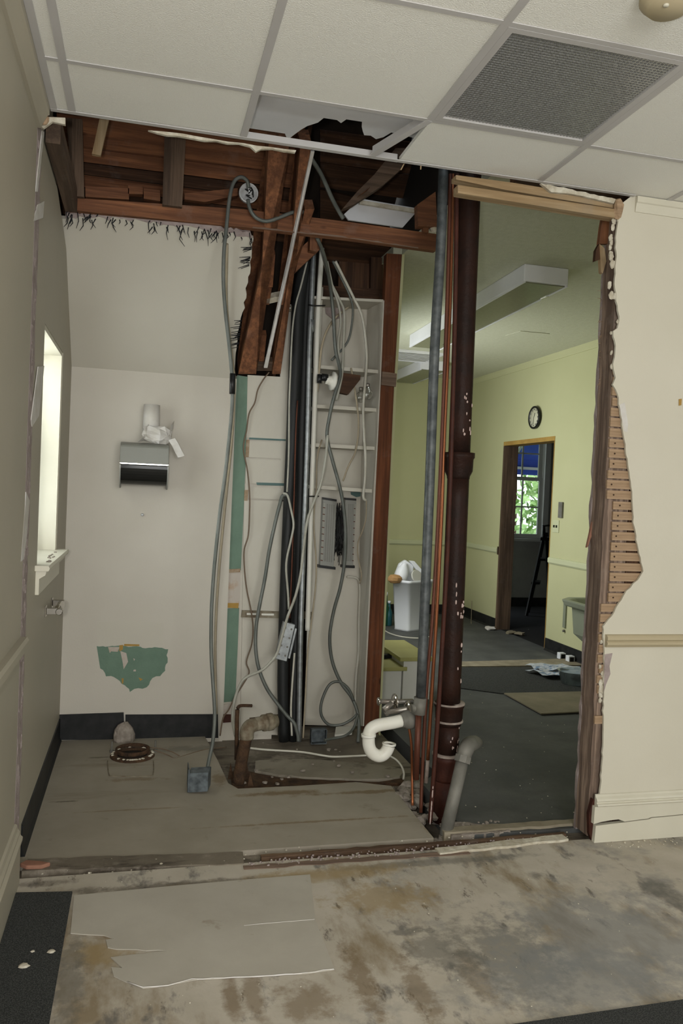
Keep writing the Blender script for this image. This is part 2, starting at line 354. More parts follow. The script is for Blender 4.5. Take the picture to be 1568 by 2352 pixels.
# the gap where the partition stood: debris filled sill channel
ch = struct('floor', MB().box(-.42, 2.02, .0, .135, -.13, -.022), 'floor_dirty')
rr_ = random.Random(2)
def strip(name, q0, q1, wd, z0, z1, mat, seed, par, amp=.006):
    a, b = PZ(*q0), PZ(*q1); d = (b-a).normalized(); nrm = V((-d.y, d.x, 0))
    top = jag([a, b], amp, .05, seed, nrm, d*0); bot = jag([b+nrm*wd, a+nrm*wd], amp, .05, seed+1, nrm, d*0)
    return obj(name, MB().prism([V((p.x, p.y, z0)) for p in top+bot], (0, 0, z1-z0)), mat, par)
strip('plank', (50, 2003), (560, 1985), .10, -.05, .004, 'floor_dirty', 5, ch)
strip('plank', (600, 1972), (1300, 1918), .022, -.04, .006, 'floor_wood', 7, ch)
strip('plank', (560, 1998), (1080, 1962), .03, -.04, .003, 'lath_old', 9, ch)
strip('plank', (1010, 1965), (1305, 1932), .05, -.04, .010, 'plaster_edge', 11, ch)
strip('plank', (1020, 1918), (1330, 1897), .05, -.04, .012, 'threshold', 13, ch)
mb = MB()
for i in range(150):
    t = R.random(); x = -.35+2.25*t; s = R.uniform(.002, .005)*(1.8 if R.random() < .08 else 1)
    mb.lump((x, R.uniform(.0, .13), s*.5-.012 if R.random() < .6 else s*.4), s, s, s*.7, R, 5, 3)
obj('plaster_crumbs', mb, 'plaster_edge', ch, kind='stuff')
mb = MB()
for i in range(220):
    a_ = PZ(R.uniform(570, 1300), 1960); t = R.random(); p = PZ(570+t*730, 1985-t*62+R.uniform(-6, 10)); s = R.uniform(.002, .006)
    mb.lump((p.x, p.y, .004+R.uniform(-.006, .002)), s, s, s*.7, R, 5, 3)
obj('pink_crumbs', mb, 'plaster_pink', ch, kind='stuff')
# green room carpet, far room floor
struct('floor', MB().prism([(x, y, -.13) for x, y in [(1.43, .135), (3.95, .135), (3.95, 6.5), (1.40, 6.5), (1.40, 1.95), (1.56, 1.9), (1.56, .9), (1.43, .75)]], (0, 0, .13)), 'floor_green')
struct('floor', MB().box(3.95, 8.2, 3.0, 7.3, -.13, 0), 'dark_floor')
# ---- near left wall with crown, rail, base
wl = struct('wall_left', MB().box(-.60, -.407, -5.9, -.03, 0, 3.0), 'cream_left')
gap = MB().box(-.60, -.446, -.029, .115, 0, 3.0)
pts = []
sc = struct('wall_left', gap, 'void_dark')  # recess coloured near black for the shadow along the board edge
rnd = random.Random(8)
zs = [i*.045 for i in range(62)]
mb = MB().prism([V((-.4455, .002, z)) for z in (0, 2.74)]+[V((-.4455, .12+rnd.uniform(-.02, .012), z)) for z in zs[::-1]], (.036, 0, 0))
obj('plaster_scar', mb, 'plaster_pink', sc)
mb = MB()
for k in range(70):
    z = rnd.uniform(.05, 2.7); s = rnd.uniform(.012, .03)
    mb.lump((-.413, rnd.uniform(.01, .10), z), .007, s, s*1.6, rnd, 6, 3)
obj('plaster_lumps', mb, 'plaster_pink', sc, kind='stuff')
for (q, sd) in (([(85, 470), (100, 462), (97, 500), (75, 508)], 1), ([(86, 842), (100, 840), (88, 955), (72, 980), (70, 965)], 2), ([(58, 1130), (66, 1150), (60, 1230), (52, 1285), (46, 1290)], 3), ([(95, 300), (100, 303), (85, 440), (80, 440)], 4)):
    obj('paper_flap', MB().prism([PX(x, y, -.4095) for x, y in q], (.003, 0, 0)), 'white_paper', sc)
def prof_x(mb, prof, x0, x1):    # profile (y,z) run along X
    return mb.prism([(x0, y, z) for y, z in prof], (x1-x0, 0, 0))
def prof_y(mb, prof, y0, y1):    # profile (x,z) run along Y
    return mb.prism([(x, y0, z) for x, z in prof], (0, y1-y0, 0))
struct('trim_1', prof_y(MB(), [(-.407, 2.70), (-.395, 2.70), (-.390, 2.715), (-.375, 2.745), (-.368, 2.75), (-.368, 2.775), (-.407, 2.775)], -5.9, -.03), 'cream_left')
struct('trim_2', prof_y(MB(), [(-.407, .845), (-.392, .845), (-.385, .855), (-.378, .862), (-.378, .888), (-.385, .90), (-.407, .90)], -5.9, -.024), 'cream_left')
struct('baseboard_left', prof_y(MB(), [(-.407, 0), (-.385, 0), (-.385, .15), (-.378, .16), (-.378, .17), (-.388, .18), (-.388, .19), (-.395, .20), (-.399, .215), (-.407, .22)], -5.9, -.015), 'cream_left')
# ---- alcove left wall (with window opening) and joining black base
wy0, wy1, wz0, wz1 = .41, 1.17, 1.095, 2.10
edge = [V((-.412, .118+rnd.uniform(-.014, .014), z)) for z in [i*.06 for i in range(48)]]
mb = MB()
mb.prism(edge+[V((-.412, wy0, 2.82)), V((-.412, wy0, 0))], (-.06, 0, 0))
mb.prism([(-.412, wy0, 0), (-.412, wy1, 0), (-.412, wy1, wz0), (-.412, wy0, wz0)], (-.06, 0, 0))
mb.prism([(-.412, wy0, wz1), (-.412, wy1, wz1), (-.412, wy1, 2.60), (-.412, wy0, 2.82)], (-.06, 0, 0))
mb.prism([(-.412, wy1, 0), (-.412, 1.70, 0), (-.412, 1.70, 2.05), (-.412, wy1, 2.58)], (-.06, 0, 0))
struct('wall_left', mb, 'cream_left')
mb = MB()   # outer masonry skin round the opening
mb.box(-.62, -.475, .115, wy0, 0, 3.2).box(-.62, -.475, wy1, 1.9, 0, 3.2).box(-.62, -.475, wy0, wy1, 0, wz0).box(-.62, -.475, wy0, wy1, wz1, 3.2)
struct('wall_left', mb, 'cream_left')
w1 = struct('window_1', MB().box(-.62, -.416, wy1-.02, wy1+.001, wz0+.02, wz1).box(-.62, -.416, wy0, wy0+.02, wz0+.02, wz1).box(-.62, -.416, wy0+.02, wy1-.02, wz1-.02, wz1), 'trim_cream')
obj('sash', MB().box(-.60, -.56, wy1-.065, wy1-.02, wz0+.03, wz1-.02).box(-.60, -.56, wy0+.02, wy0+.065, wz0+.03, wz1-.02).box(-.60, -.56, wy0+.065, wy1-.065, 1.57, 1.62).box(-.60, -.56, wy0+.065, wy1-.065, wz0+.03, wz0+.08).box(-.60, -.56, wy0+.065, wy1-.065, wz1-.07, wz1-.02), 'trim_cream', w1)
obj('pane', MB().box(-.583, -.579, wy0+.06, wy1-.06, wz0+.07, wz1-.06), 'glass', w1)
obj('sill', prof_y(MB(), [(-.62, wz0), (-.36, wz0), (-.355, wz0+.010), (-.36, wz0+.022), (-.62, wz0+.022)], wy0-.06, wy1+.05), 'trim_cream', w1, label='window sill sprinkled with plaster dust')
obj('apron', prof_y(MB(), [(-.412, wz0-.10), (-.398, wz0-.10), (-.398, wz0-.035), (-.375, wz0-.02), (-.37, wz0), (-.412, wz0)], wy0-.03, wy1+.02), 'trim_cream', w1)
mb = MB()
for i in range(14): mb.lump((R.uniform(-.41, -.37), R.uniform(.45, 1.0), wz0+.024), .006, .008, .004, R, 5, 3)
obj('sill_debris', mb, 'rubble', w1, kind='stuff')
struct('baseboard_left', prof_y(MB(), [(-.414, 0), (-.395, 0), (-.405, .02), (-.406, .125), (-.414, .128)], .20, 1.645), 'cove_black')
# ---- alcove back wall
wb = struct('wall_back', MB().box(-.5, .505, 1.65, 1.72, -.12, 2.1).box(.505, .80, 1.665, 1.72, -.12, 2.12), 'cream_alcove')
def wp(name, q, mat, y=1.65, th=.004, par=None, **k):
    return obj(name, MB().prism([PY(x, yy, y) for x, yy in q], (0, -th, 0)), mat, par or wb, **k)
wp('baseboard', [(137, 1641), (284, 1636), (286, 1697), (137, 1699)], 'cove_black', 1.649, .008)
wp('baseboard', [(288, 1641), (500, 1640), (501, 1694), (288, 1697)], 'cove_black', 1.649, .008)
wp('baseboard', [(503, 1640), (530, 1640), (530, 1658), (503, 1660)], 'cast_red', 1.664, .008)
# strip of old green paint where the cross wall used to meet
wp('paint_strip', [(545, 862), (570, 866), (566, 1000), (560, 1150), (553, 1310), (514, 1308), (518, 1180), (527, 1000), (535, 880)], 'green_paint', 1.6645)
wp('paint_strip', [(510, 1398), (549, 1396), (545, 1500), (540, 1610), (502, 1614), (505, 1500)], 'green_paint', 1.6645)
wp('plaster_patch', [(514, 1312), (552, 1312), (549, 1392), (510, 1394)], 'pink_patch', 1.6645)
wp('plaster_patch', [(500, 1618), (532, 1616), (530, 1655), (500, 1655)], 'pink_patch', 1.6645)
wp('paint_remnant', [(516, 1308), (552, 1306), (551, 1314), (516, 1316)], 'brown_stain', 1.660)
wp('paint_remnant', [(511, 1385), (548, 1385), (547, 1397), (511, 1395)], 'ochre', 1.660)
# cream boards beyond the strip
bd = [(568, 862, 660, 1006), (566, 1012, 658, 1050), (564, 1053, 657, 1110), (562, 1118, 655, 1144), (560, 1147, 652, 1404), (556, 1404, 645, 1683)]
for (x0, y0, x1, y1) in bd:
    s = (y1-y0)*-.03
    wp('board', [(x0, y0), (x1, y0+5), (x1+s, y1+4), (x0+s*.6, y1)], 'cream_board', 1.664, .012)
wp('board', [(646, 700), (668, 700), (662, 1000), (655, 1140), (643, 1140), (643, 860)], 'cream_board', 1.662, .008)
wp('paint_line', [(572, 1005), (656, 1009), (656, 1013), (572, 1009)], 'teal', 1.655)
wp('paint_line', [(588, 1108), (655, 1110), (655, 1116), (590, 1114)], 'teal', 1.655)
wp('paint_remnant', [(565, 1010), (573, 1010), (571, 1050), (563, 1050)], 'brown_stain', 1.655)
wp('paint_remnant', [(561, 1125), (570, 1125), (568, 1150), (560, 1150)], 'brown_stain', 1.652)
# patch of old green paint under the paper dispenser
gq = jag([V((222, 1484, 0)), V((300, 1485, 0)), V((385, 1490, 0)), V((383, 1520, 0)), V((375, 1548, 0)), V((350, 1556, 0)), V((338, 1580, 0)), V((318, 1580, 0)), V((300, 1588, 0)), V((285, 1572, 0)), V((262, 1556, 0)), V((245, 1552, 0)), V((230, 1535, 0))], 2.2, 7, 21, (1, 0, 0), (0, 1, 0))
wp('paint_patch', [(p.x, p.y) for p in gq], 'green_paint', 1.65, .0015)
wp('paint_patch', [(222, 1428), (290, 1425), (376, 1430), (374, 1482), (225, 1482)], 'cream_slope', 1.65, .001)
for q in ([(274, 1482), (283, 1481), (282, 1492), (274, 1496)], [(285, 1479), (320, 1480), (320, 1484), (285, 1484)], [(318, 1556), (328, 1560), (322, 1564)], [(279, 1558), (284, 1558), (283, 1570), (280, 1570)]):
    wp('paint_remnant', q, 'ochre', 1.648, .001)
for q in ([(248, 1486), (275, 1486), (270, 1497), (255, 1496), (252, 1500)], [(276, 1495), (290, 1500), (294, 1520), (284, 1537), (281, 1518)], [(306, 1512), (310, 1514), (308, 1518)], [(307, 1538), (312, 1538), (312, 1542), (306, 1542)]):
    wp('paint_remnant', q, 'pink_patch', 1.648, .001)
# ---- slanted plaster ceiling of the alcove
te = jag([PS(150, 503), PS(200, 500), PS(300, 505), PS(380, 515), PS(450, 525), PS(545, 540), PS(582, 548)], .011, .025, 31, (1, 0, 0), (0, .7, -.7))
ri = jag([PS(582, 548), PS(578, 590), PS(568, 650), PS(558, 720), PS(545, 770), PS(538, 862)], .006, .03, 32, (1, 0, 0), (0, .7, -.7))
sl = struct('ceiling', MB().prism([V((-.47, 1.655, 2.095)), PS(150, 503)+V((-.06, 0, 0))]+te+ri[1:]+[V((.505, 1.655, 2.095))], V(SLN)*.03), 'cream_slope')
te2 = jag([PS(150, 488), PS(300, 492), PS(450, 512), PS(575, 535)], .012, .02, 33, (1, 0, 0), (0, .7, -.7))
obj('plaster_edge', MB().prism(te2+[PS(582, 556), PS(450, 535), PS(300, 515), PS(150, 510)], V(SLN)*.02), 'plaster_pink', sl).location += V(SLN)*.004
mb = MB(); rnd = random.Random(6)      # ragged wire lath and fibre hanging from the torn edge
for i in range(75):
    t = rnd.random(); x = 152+t*428; y = 488+t*52+rnd.uniform(-6, 10)
    a = PS(x, y)-V(SLN)*.004; ln = rnd.uniform(.015, .05)*(1.8 if rnd.random() < .12 else 1)
    d = V((rnd.uniform(-.7, .5), rnd.uniform(0, .25), -1)).normalized()
    b = a+d*ln*.6+V((0, -.008, 0)); c = b+V((rnd.uniform(-.6, .6), 0, -.6)).normalized()*ln*.5
    if c.y > 1.0: pass
    mb.tube([a, b, c], [.0032, .0026, .0012], 4, False)
for i in range(34):
    y = rnd.choice([rnd.uniform(560, 610), rnd.uniform(735, 800)]); t = (y-548)/310; x = 580-t*42
    a = PS(x, y)-V(SLN)*.006; mb.tube([a, a+V((-rnd.uniform(.03, .06), -.01, -rnd.uniform(.0, .03)))], [.003, .0015], 4, False)
obj('torn_mesh', mb, 'black_mesh', sl, kind='stuff')
# ---- partition wall remaining on the right
fe = [(1424, 470), (1421, 500), (1413, 545), (1416, 600), (1411, 640), (1416, 690), (1423, 738), (1418, 754), (1408, 760), (1414, 795), (1408, 850), (1415, 868), (1408, 885), (1418, 905), (1432, 1000), (1446, 1085), (1450, 1130), (1455, 1200), (1465, 1262), (1478, 1312), (1470, 1326), (1440, 1358), (1415, 1398), (1398, 1425), (1386, 1437), (1385, 1460), (1388, 1500), (1386, 1600), (1383, 1750), (1377, 1826)]
pl = [PY(x, y, 0.0) for x, y in fe]
pe = jag(pl, .0035, .02, 41, (1, 0, 0), (0, 0, 1))
wr = struct('wall_right', MB().prism(pe+[V((1.95, 0, .17)), V((5.0, 0, .17)), V((5.0, 0, 2.795)), V((1.99, 0, 2.795))], (0, .011, 0)), 'cream_right')
mb = MB().box(2.055, 5.0, .024, .135, 0, 2.92)
obj('wall_core', mb, 'wood_dark_Z', wr)
obj('top_plate', MB().box(1.47, 2.05, .002, .13, 2.797, 2.93), 'wood_dark_X', wr)
obj('wall_skin', MB().box(1.955, 5.0, .1352, .15, 0, 2.93), 'green_wall', wr)
e = jag([V((1.937, .125, 0.0)), V((1.937, .125, 2.76))], .005, .05, 44, (1, 0, 0), (0, 0, 0))
obj('plaster_back', MB().prism(e+[V((1.955, .125, 2.76)), V((1.955, .125, 0))], (0, .02, 0)), 'plaster_pink', wr)
# laths nailed behind the front plaster: those the hole shows, and short stubs above and below
def plaster_x(z):
    best = None
    for i in range(len(pl)-1):
        a, b = pl[i], pl[i+1]
        if min(a.z, b.z)-1e-6 <= z <= max(a.z, b.z)+1e-6:
            x = a.x+(b.x-a.x)*((z-a.z)/(b.z-a.z) if abs(b.z-a.z) > 1e-6 else 0)
            best = x if best is None else max(best, x)
    return best if best is not None else 1.95
rnd = random.Random(12); z = .33; LP = .0445
while z < 2.70:
    xr = plaster_x(z)+.05; x0 = 1.939+rnd.uniform(-.004, .006)
    skip = (2.10 < z < 2.32) or (z > 2.38 and rnd.random() < .35) or (.50 > z) or (.55 < z < .62)
    if not skip:
        if 1.0 < z < 1.46: x0 = 1.972+rnd.uniform(-.002, .002)
        hh = LP*(.80 if z < 1.95 else .72)
        o = obj('lath', MB().box(x0, max(xr, x0+.04), .0122+rnd.uniform(0, .003), .0235, z, z+hh+rnd.uniform(-.002, .002)), 'lath', wr)
        if 1.0 < z < 1.75:
            obj('nail', MB().lathe((x0+.022+rnd.uniform(-.006, .01), .0125, z+hh*.5), (0, -1, 0), [(0, .004), (.002, .0035)], 6), 'rust', o)
    z += LP
# rough door-height post at the cut end of the partition, and boards nailed to it
post_profile = jag([V((1.934, 0, .0)), V((1.934, 0, 2.70))], .003, .06, 51, (1, 0, 0), (0, 0, 0))
tag(obj('timber_post', MB().prism([V((p.x, .026, p.z+.012)) for p in post_profile]+[V((2.052, .026, 2.70)), V((2.052, .026, .012))], (0, .097, 0)), 'post'),
    'rough grey brown timber post at the cut end of the cream wall', 'post')
for q, mt in (([(1388, 478), (1400, 500), (1395, 560), (1375, 560), (1380, 520)], 'wood_red_Z'), ([(1376, 560), (1388, 570), (1392, 600), (1384, 628), (1380, 625)], 'wood_pale_Z'), ([(1368, 575), (1376, 560), (1378, 595), (1366, 600)], 'wood_dark_Z')):
    obj('wood_splinter', MB().prism([PY(x, y, .10) for x, y in q], (0, .02, 0)), mt, wr)
obj('wood_splinter', MB().prism([PY(x, y, .11) for x, y in [(1362, 1190), (1366, 1195), (1362, 1220), (1350, 1255), (1347, 1258)]], (0, .012, 0)), 'terracotta', wr)
mb = MB()
for k in range(26):
    y = rnd.choice([rnd.uniform(880, 935), rnd.uniform(640, 900)]); a = PY(1379+rnd.uniform(-2, 4), y, .11); mb.tube([a, a+V((-rnd.uniform(.006, .02), 0, -rnd.uniform(-.005, .02)))], [.0015, .0007], 4, False)
obj('splinters', mb, 'lath', wr, kind='stuff')
mb = MB(); rnd = random.Random(19)
for k in range(30):
    z = rnd.choice([rnd.uniform(2.05, 2.70), rnd.uniform(2.3, 2.7), rnd.uniform(.55, .95)]); s_ = rnd.uniform(.006, .016)
    mb.lump((plaster_x(z)-.052+.0+rnd.uniform(.03, .052), .006+rnd.uniform(0, .01), z), s_*.8, .006, s_*1.3, rnd, 7, 4)
obj('plaster_keys', mb, 'plaster_edge', wr, kind='stuff')
obj('paper_patch', MB().prism([PY(x, y, 0) for x, y in [(1388, 1503), (1406, 1500), (1399, 1530), (1401, 1548), (1391, 1572), (1386, 1590)]], (0, -.0012, 0)), 'plaster_pink', wr)
obj('paper_patch', MB().prism([PY(x, y, 0) for x, y in [(1422, 930), (1434, 924), (1442, 975), (1440, 993), (1432, 990)]], (0, -.001, 0)), 'white_paper', wr)
obj('wall_plug', MB().prism([PY(x, y, 0) for x, y in [(1558, 917), (1564, 916), (1563, 931), (1558, 932)]], (0, -.004, 0)), 'ochre', wr)
# rail, crown, broken baseboard on it
struct('trim_3', prof_x(MB(), [(0, .848), (-.012, .848), (-.018, .856), (-.022, .86), (-.022, .868), (-.016, .874), (-.022, .88), (-.022, .892), (-.014, .90), (0, .902)], 1.955, 5.0), 'rail_tan')
struct('trim_4', prof_x(MB(), [(0, 2.715), (-.005, 2.715), (-.007, 2.728), (-.012, 2.75), (-.018, 2.754), (-.018, 2.778), (0, 2.778)], 1.992, 5.0), 'trim_cream')
BY = -.022
up = [(1363, 1893), (1380, 1888), (1402, 1884), (1420, 1882), (1434, 1887), (1465, 1883), (1488, 1880), (1494, 1877), (1530, 1874), (1568, 1870)]
lo = [(1368, 1897), (1400, 1893), (1434, 1889), (1465, 1885), (1490, 1882), (1496, 1879), (1530, 1876), (1568, 1872)]
ub = [PY(x, y, BY) for x, y in up]; lb = [PY(x, y, BY) for x, y in lo]
b0 = struct('baseboard_right', MB().prism([V((1.94, BY, .001))]+lb+[V((5.0, BY, lb[-1].z)), V((5.0, BY, .001))], (0, .0215, 0)), 'trim_cream')
obj('upper_board', MB().prism(ub+[V((5.0, BY, ub[-1].z)), V((5.0, BY, .158)), V((1.935, BY, .158))], (0, .0215, 0)), 'trim_cream', b0)
mb = MB(); prof_x(mb, [(-.0005, .158), (-.026, .158), (-.029, .163), (-.026, .168), (-.018, .17), (-.018, .176), (-.022, .18), (-.018, .188), (-.008, .196), (-.006, .204), (-.0005, .206)], 1.945, 5.0)
obj('cap_moulding', mb, 'trim_cream', b0)
obj('broken_end', MB().prism([PY(x, y, .0) for x, y in [(1362, 1835), (1368, 1840), (1364, 1893), (1361, 1937), (1353, 1915), (1352, 1870)]], (0, .02, 0)), 'cast_red', b0)
# ---- near room rear and right walls (out of view) with window openings
mb = MB(); mb.box(-.6, -.25, -5.95, -5.8, 0, 3).box(1.75, 5.2, -5.95, -5.8, 0, 3).box(-.25, 1.75, -5.95, -5.8, 0, .6).box(-.25, 1.75, -5.95, -5.8, 2.6, 3)
struct('wall_front', mb, 'cream_right')
mb = MB(); mb.box(5.0, 5.15, -5.9, -3.3, 0, 3).box(5.0, 5.15, -1.9, .1, 0, 3).box(5.0, 5.15, -3.3, -1.9, 0, .9).box(5.0, 5.15, -3.3, -1.9, 2.45, 3)
struct('wall_right', mb, 'cream_right')
# ---- suspended ceiling of the near room
GX = [-.294+SF*i for i in range(-1, 10)]; GX[0] = -.366
GY = [0.0, -.3707, -.9807]+[-.9807-SF*k for k in range(1, 9)]
mb = MB(); mb.prism([(-.368, -.002, HC-.004), (1.98, -.002, HC-.004), (1.98, -.022, HC-.004), (-.368, -.022, HC-.004)], (0, 0, .003))
mb.box(-.368, .925, -.002, .0, HC-.004, HC+.028)
mb.box(-.368, -.345, -5.8, -.003, HC-.0035, HC)
ce = struct('ceiling', mb, 'tee')
for i in range(len(GX)-1):
    for j in range(len(GY)-1):
        if (i, j) in ((2, 0), (3, 1)): continue
        x0, x1, y1, y0 = GX[i], min(GX[i+1], 4.98), GY[j]-(.004 if j == 0 else 0), GY[j+1]
        g = .006
        obj('ceiling_tile', MB().box(x0+g, x1-g, y0+g, y1-(.0 if j == 0 else g), HC+.0015, HC+.017), 'tile', ce)
tw = .0125
for i in range(1, len(GX)-1):
    y1 = GY[0] if i != 3 else GY[1]
    obj('ceiling_tee', MB().box(GX[i]-tw, GX[i]+tw, GY[-1], y1-.003, HC-.003, HC).box(GX[i]-.001, GX[i]+.001, GY[-1], y1-.003, HC, HC+.032), 'tee', ce)
for j in range(1, len(GY)-1):
    for i in range(len(GX)-1):
        obj('ceiling_tee', MB().box(GX[i]+tw, min(GX[i+1], 4.98)-tw, GY[j]-tw*.8, GY[j]+tw*.8, HC-.0025, HC+.0005), 'tee', ce)
a, b = V((GX[3], GY[1], HC)), PZ(855, 357, HC-.012); d = (b-a).normalized(); s = V((-d.y, d.x, 0))
obj('loose_tee', MB().beam(a+V((0, 0, -.002)), b, s*.026, V((0, 0, .003))).beam(a+V((0, 0, .016)), b+V((0, 0, .018)), s*.0025, V((0, 0, .034))), 'tee', ce, label='bent grid tee knocked loose from the ceiling edge')
struct('ceiling', MB().box(-.62, 5.2, -5.95, -1.0, 3.02, 3.08), 'void_dark')      # added lid over the tiles, keeps daylight out of the void
struct('ceiling', MB().box(2.02, 5.2, -1.0, .15, 3.02, 3.08), 'void_dark')  # rest of the added lid against daylight
# old gypsum ceiling above, with a hole punched through it
GZ = 2.875
ho = jag([PZ(x, y, GZ) for x, y in [(660, 322), (680, 305), (705, 290), (730, 282), (745, 271), (772, 275), (782, 283), (795, 275), (830, 280), (836, 310), (850, 312), (862, 320), (880, 316), (900, 305), (908, 306)]], .004, .03, 61, (1, 0, 0), (0, 1, 0))
gp = [V((-.40, .05, GZ)), V((-.40, -1.0, GZ)), V((2.0, -1.0, GZ)), V((2.0, -.02, GZ)), V((1.05, -.02, GZ)), PZ(915, 310, GZ)]+ho[::-1]+[PZ(650, 330, GZ)]
gp = [V((-.40, .12, GZ)), V((-.40, -1.0, GZ)), V((2.0, -1.0, GZ)), V((2.0, .0, GZ)), V((1.05, .0, GZ))]+ho[::-1]+[V((ho[0].x-.02, .12, GZ))]
struct('ceiling', MB().prism(gp, (0, 0, .012)), 'gypsum')
# torn wallboard stuck under the ceiling edge
q = jag([PY(x, y, .004) for x, y in [(340, 299), (420, 308), (560, 330), (680, 345)]], .002, .05, 62, (0, 0, 1), (0, 0, 0))
q2 = jag([PY(x, y, .004) for x, y in [(678, 350), (600, 340), (588, 346), (575, 334), (470, 322), (430, 318), (360, 305)]], .004, .035, 63, (0, 0, 1), (0, 0, 0))
obj('torn_wallboard', MB().prism(q+q2, (0, .014, 0)), 'plaster_edge', ce)
q = jag([PY(x, y, .004) for x, y in [(92, 268), (150, 270), (150, 284), (120, 280), (100, 295), (92, 290)]], .003, .03, 64, (0, 0, 1), (0, 0, 0))
obj('torn_wallboard', MB().prism(q, (0, .014, 0)), 'plaster_edge', ce)
obj('crown_stub', MB().lump(PY(101, 274, -.015), .018, .01, .02, random.Random(3), 8, 5, .1), 'lath', ce)
for q in ([(926, 377), (929, 375), (922, 390), (919, 390)], [(965, 380), (968, 380), (967, 389), (965, 389)]):
    obj('splinter', MB().prism([PY(x, y, .004) for x, y in q], (0, .003, 0)), 'wood_pale_Z', ce)
# smoke detector
c0 = PZ(1535, -8, HC)
t = thing('smoke_detector', 'round beige detector on the ceiling tiles at the upper right', 'detector', c0)
obj('housing', MB().lathe(c0, (0, 0, -1), [(0, .072), (.012, .072), (.02, .066), (.03, .056), (.036, .05), (.037, 0)], 24), 'rail_tan', t)
obj('test_button', MB().lathe(c0+V((-.02, -.02, -.036)), (0, 0, -1), [(0, .008), (.004, .007), (.0045, 0)], 10), 'trim_cream', t)
# recessed light fixture
x0, x1, y0, y1 = GX[3]+.013, GX[4]-.013, GY[2]+.012, GY[1]-.012
t = thing('recessed_light', 'square recessed ceiling light with silver egg crate louvre, switched off', 'ceiling light', ((x0+x1)/2, (y0+y1)/2, HC))
fw = .022
obj('frame', MB().box(x0, x1, y0, y0+fw, HC-.003, HC+.03).box(x0, x1, y1-fw, y1, HC-.003, HC+.03).box(x0, x0+fw, y0+fw, y1-fw, HC-.003, HC+.03).box(x1-fw, x1, y0+fw, y1-fw, HC-.003, HC+.03), 'tee', t)
mb = MB(); n_ = 43
for k in range(1, n_):
    xx = x0+fw+(x1-x0-2*fw)*k/n_; mb.box(xx-.0009, xx+.0009, y0+fw, y1-fw, HC+.002, HC+.014)
    yy = y0+fw+(y1-y0-2*fw)*k/n_; mb.box(x0+fw, x1-fw, yy-.0009, yy+.0009, HC+.002, HC+.014)
obj('louver', mb, 'louver', t, kind='stuff')
obj('housing', MB().box(x0, x1, y0, y1, HC+.082, HC+.088).box(x0, x0+.004, y0, y1, HC+.031, HC+.082).box(x1-.004, x1, y0, y1, HC+.031, HC+.082).box(x0+.004, x1-.004, y0, y0+.004, HC+.031, HC+.082).box(x0+.004, x1-.004, y1-.004, y1, HC+.031, HC+.082), 'lamp_white', t)
for k in range(3):
    xx = x0+.12+k*.17; obj('tube', MB().tube([(xx, y0+.02, HC+.055), (xx, y1-.02, HC+.055)], .013, 10, False), 'lamp_white', t)
# ---- attic void above the alcove: sloped roof boards, added end panels
def SL(x, s, off): # point on slope: x, distance up the slope from knee, offset behind
    return V((x, 1.65-s*.7071+off*.7071, 2.1+s*.7071+off*.7071))
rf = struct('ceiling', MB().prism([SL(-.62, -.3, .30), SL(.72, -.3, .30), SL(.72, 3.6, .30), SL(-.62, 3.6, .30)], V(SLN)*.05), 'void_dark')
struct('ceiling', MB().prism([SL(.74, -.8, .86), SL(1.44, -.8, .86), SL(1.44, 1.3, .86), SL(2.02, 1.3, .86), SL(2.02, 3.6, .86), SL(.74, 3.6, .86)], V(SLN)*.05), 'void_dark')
obj('cheek', MB().prism([SL(.72, -.2, .0), SL(.72, -.2, .9), SL(.72, 3.6, .9), SL(.72, 3.6, .2), SL(.72, .9, .25)], (.018, 0, 0)), 'wood_dark_Z', rf)
def roof_board(ya0, ya1, yb0, yb1, xa, xb, off, mat):   # board edges sighted at both ends on the roof plane
    obj('plank', MB().prism([PS(xa, ya0, off), PS(xb, yb0, off), PS(xb, yb1, off), PS(xa, ya1, off)], V(SLN)*.02), mat, rf)
for (r0, r1, off, mt) in ((-70, 22, .27, 'wood_dark_X'), (24, 98, .27, 'wood_red_X'), (100, 172, .265, 'wood_red_X'), (173, 204, .225, 'wood_red_X'), (206, 232, .285, 'wood_dark_X'), (238, 262, .25, 'wood_red_X'), (264, 330, .27, 'wood_dark_X')):
    roof_board(180+r0-20, 180+r1-20, 252+r0-20, 252+r1-20, 130, 700, off, mt)
for (y0, y1) in ((300, 372), (374, 430), (436, 520), (530, 600), (604, 690)):
    roof_board(y0, y1, y0+(36 if y0 < 480 else 20), y1+(36 if y0 < 480 else 20), 735, 1000 if y0 < 430 else 895, .83, 'wood_dark_X')
struct('ceiling', MB().box(-.62, 2.1, -1.0, -.95, 2.9, 4.9), 'void_dark')  # dark panels added from here on to keep light out of the attic
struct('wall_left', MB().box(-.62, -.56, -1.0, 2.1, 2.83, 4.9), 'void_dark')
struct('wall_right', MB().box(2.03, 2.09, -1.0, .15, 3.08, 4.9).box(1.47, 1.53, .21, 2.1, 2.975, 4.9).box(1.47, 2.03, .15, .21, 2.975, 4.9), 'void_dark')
struct('wall_back', MB().box(-.6, 1.42, 2.02, 2.1, -.12, 3.0), 'void_dark')
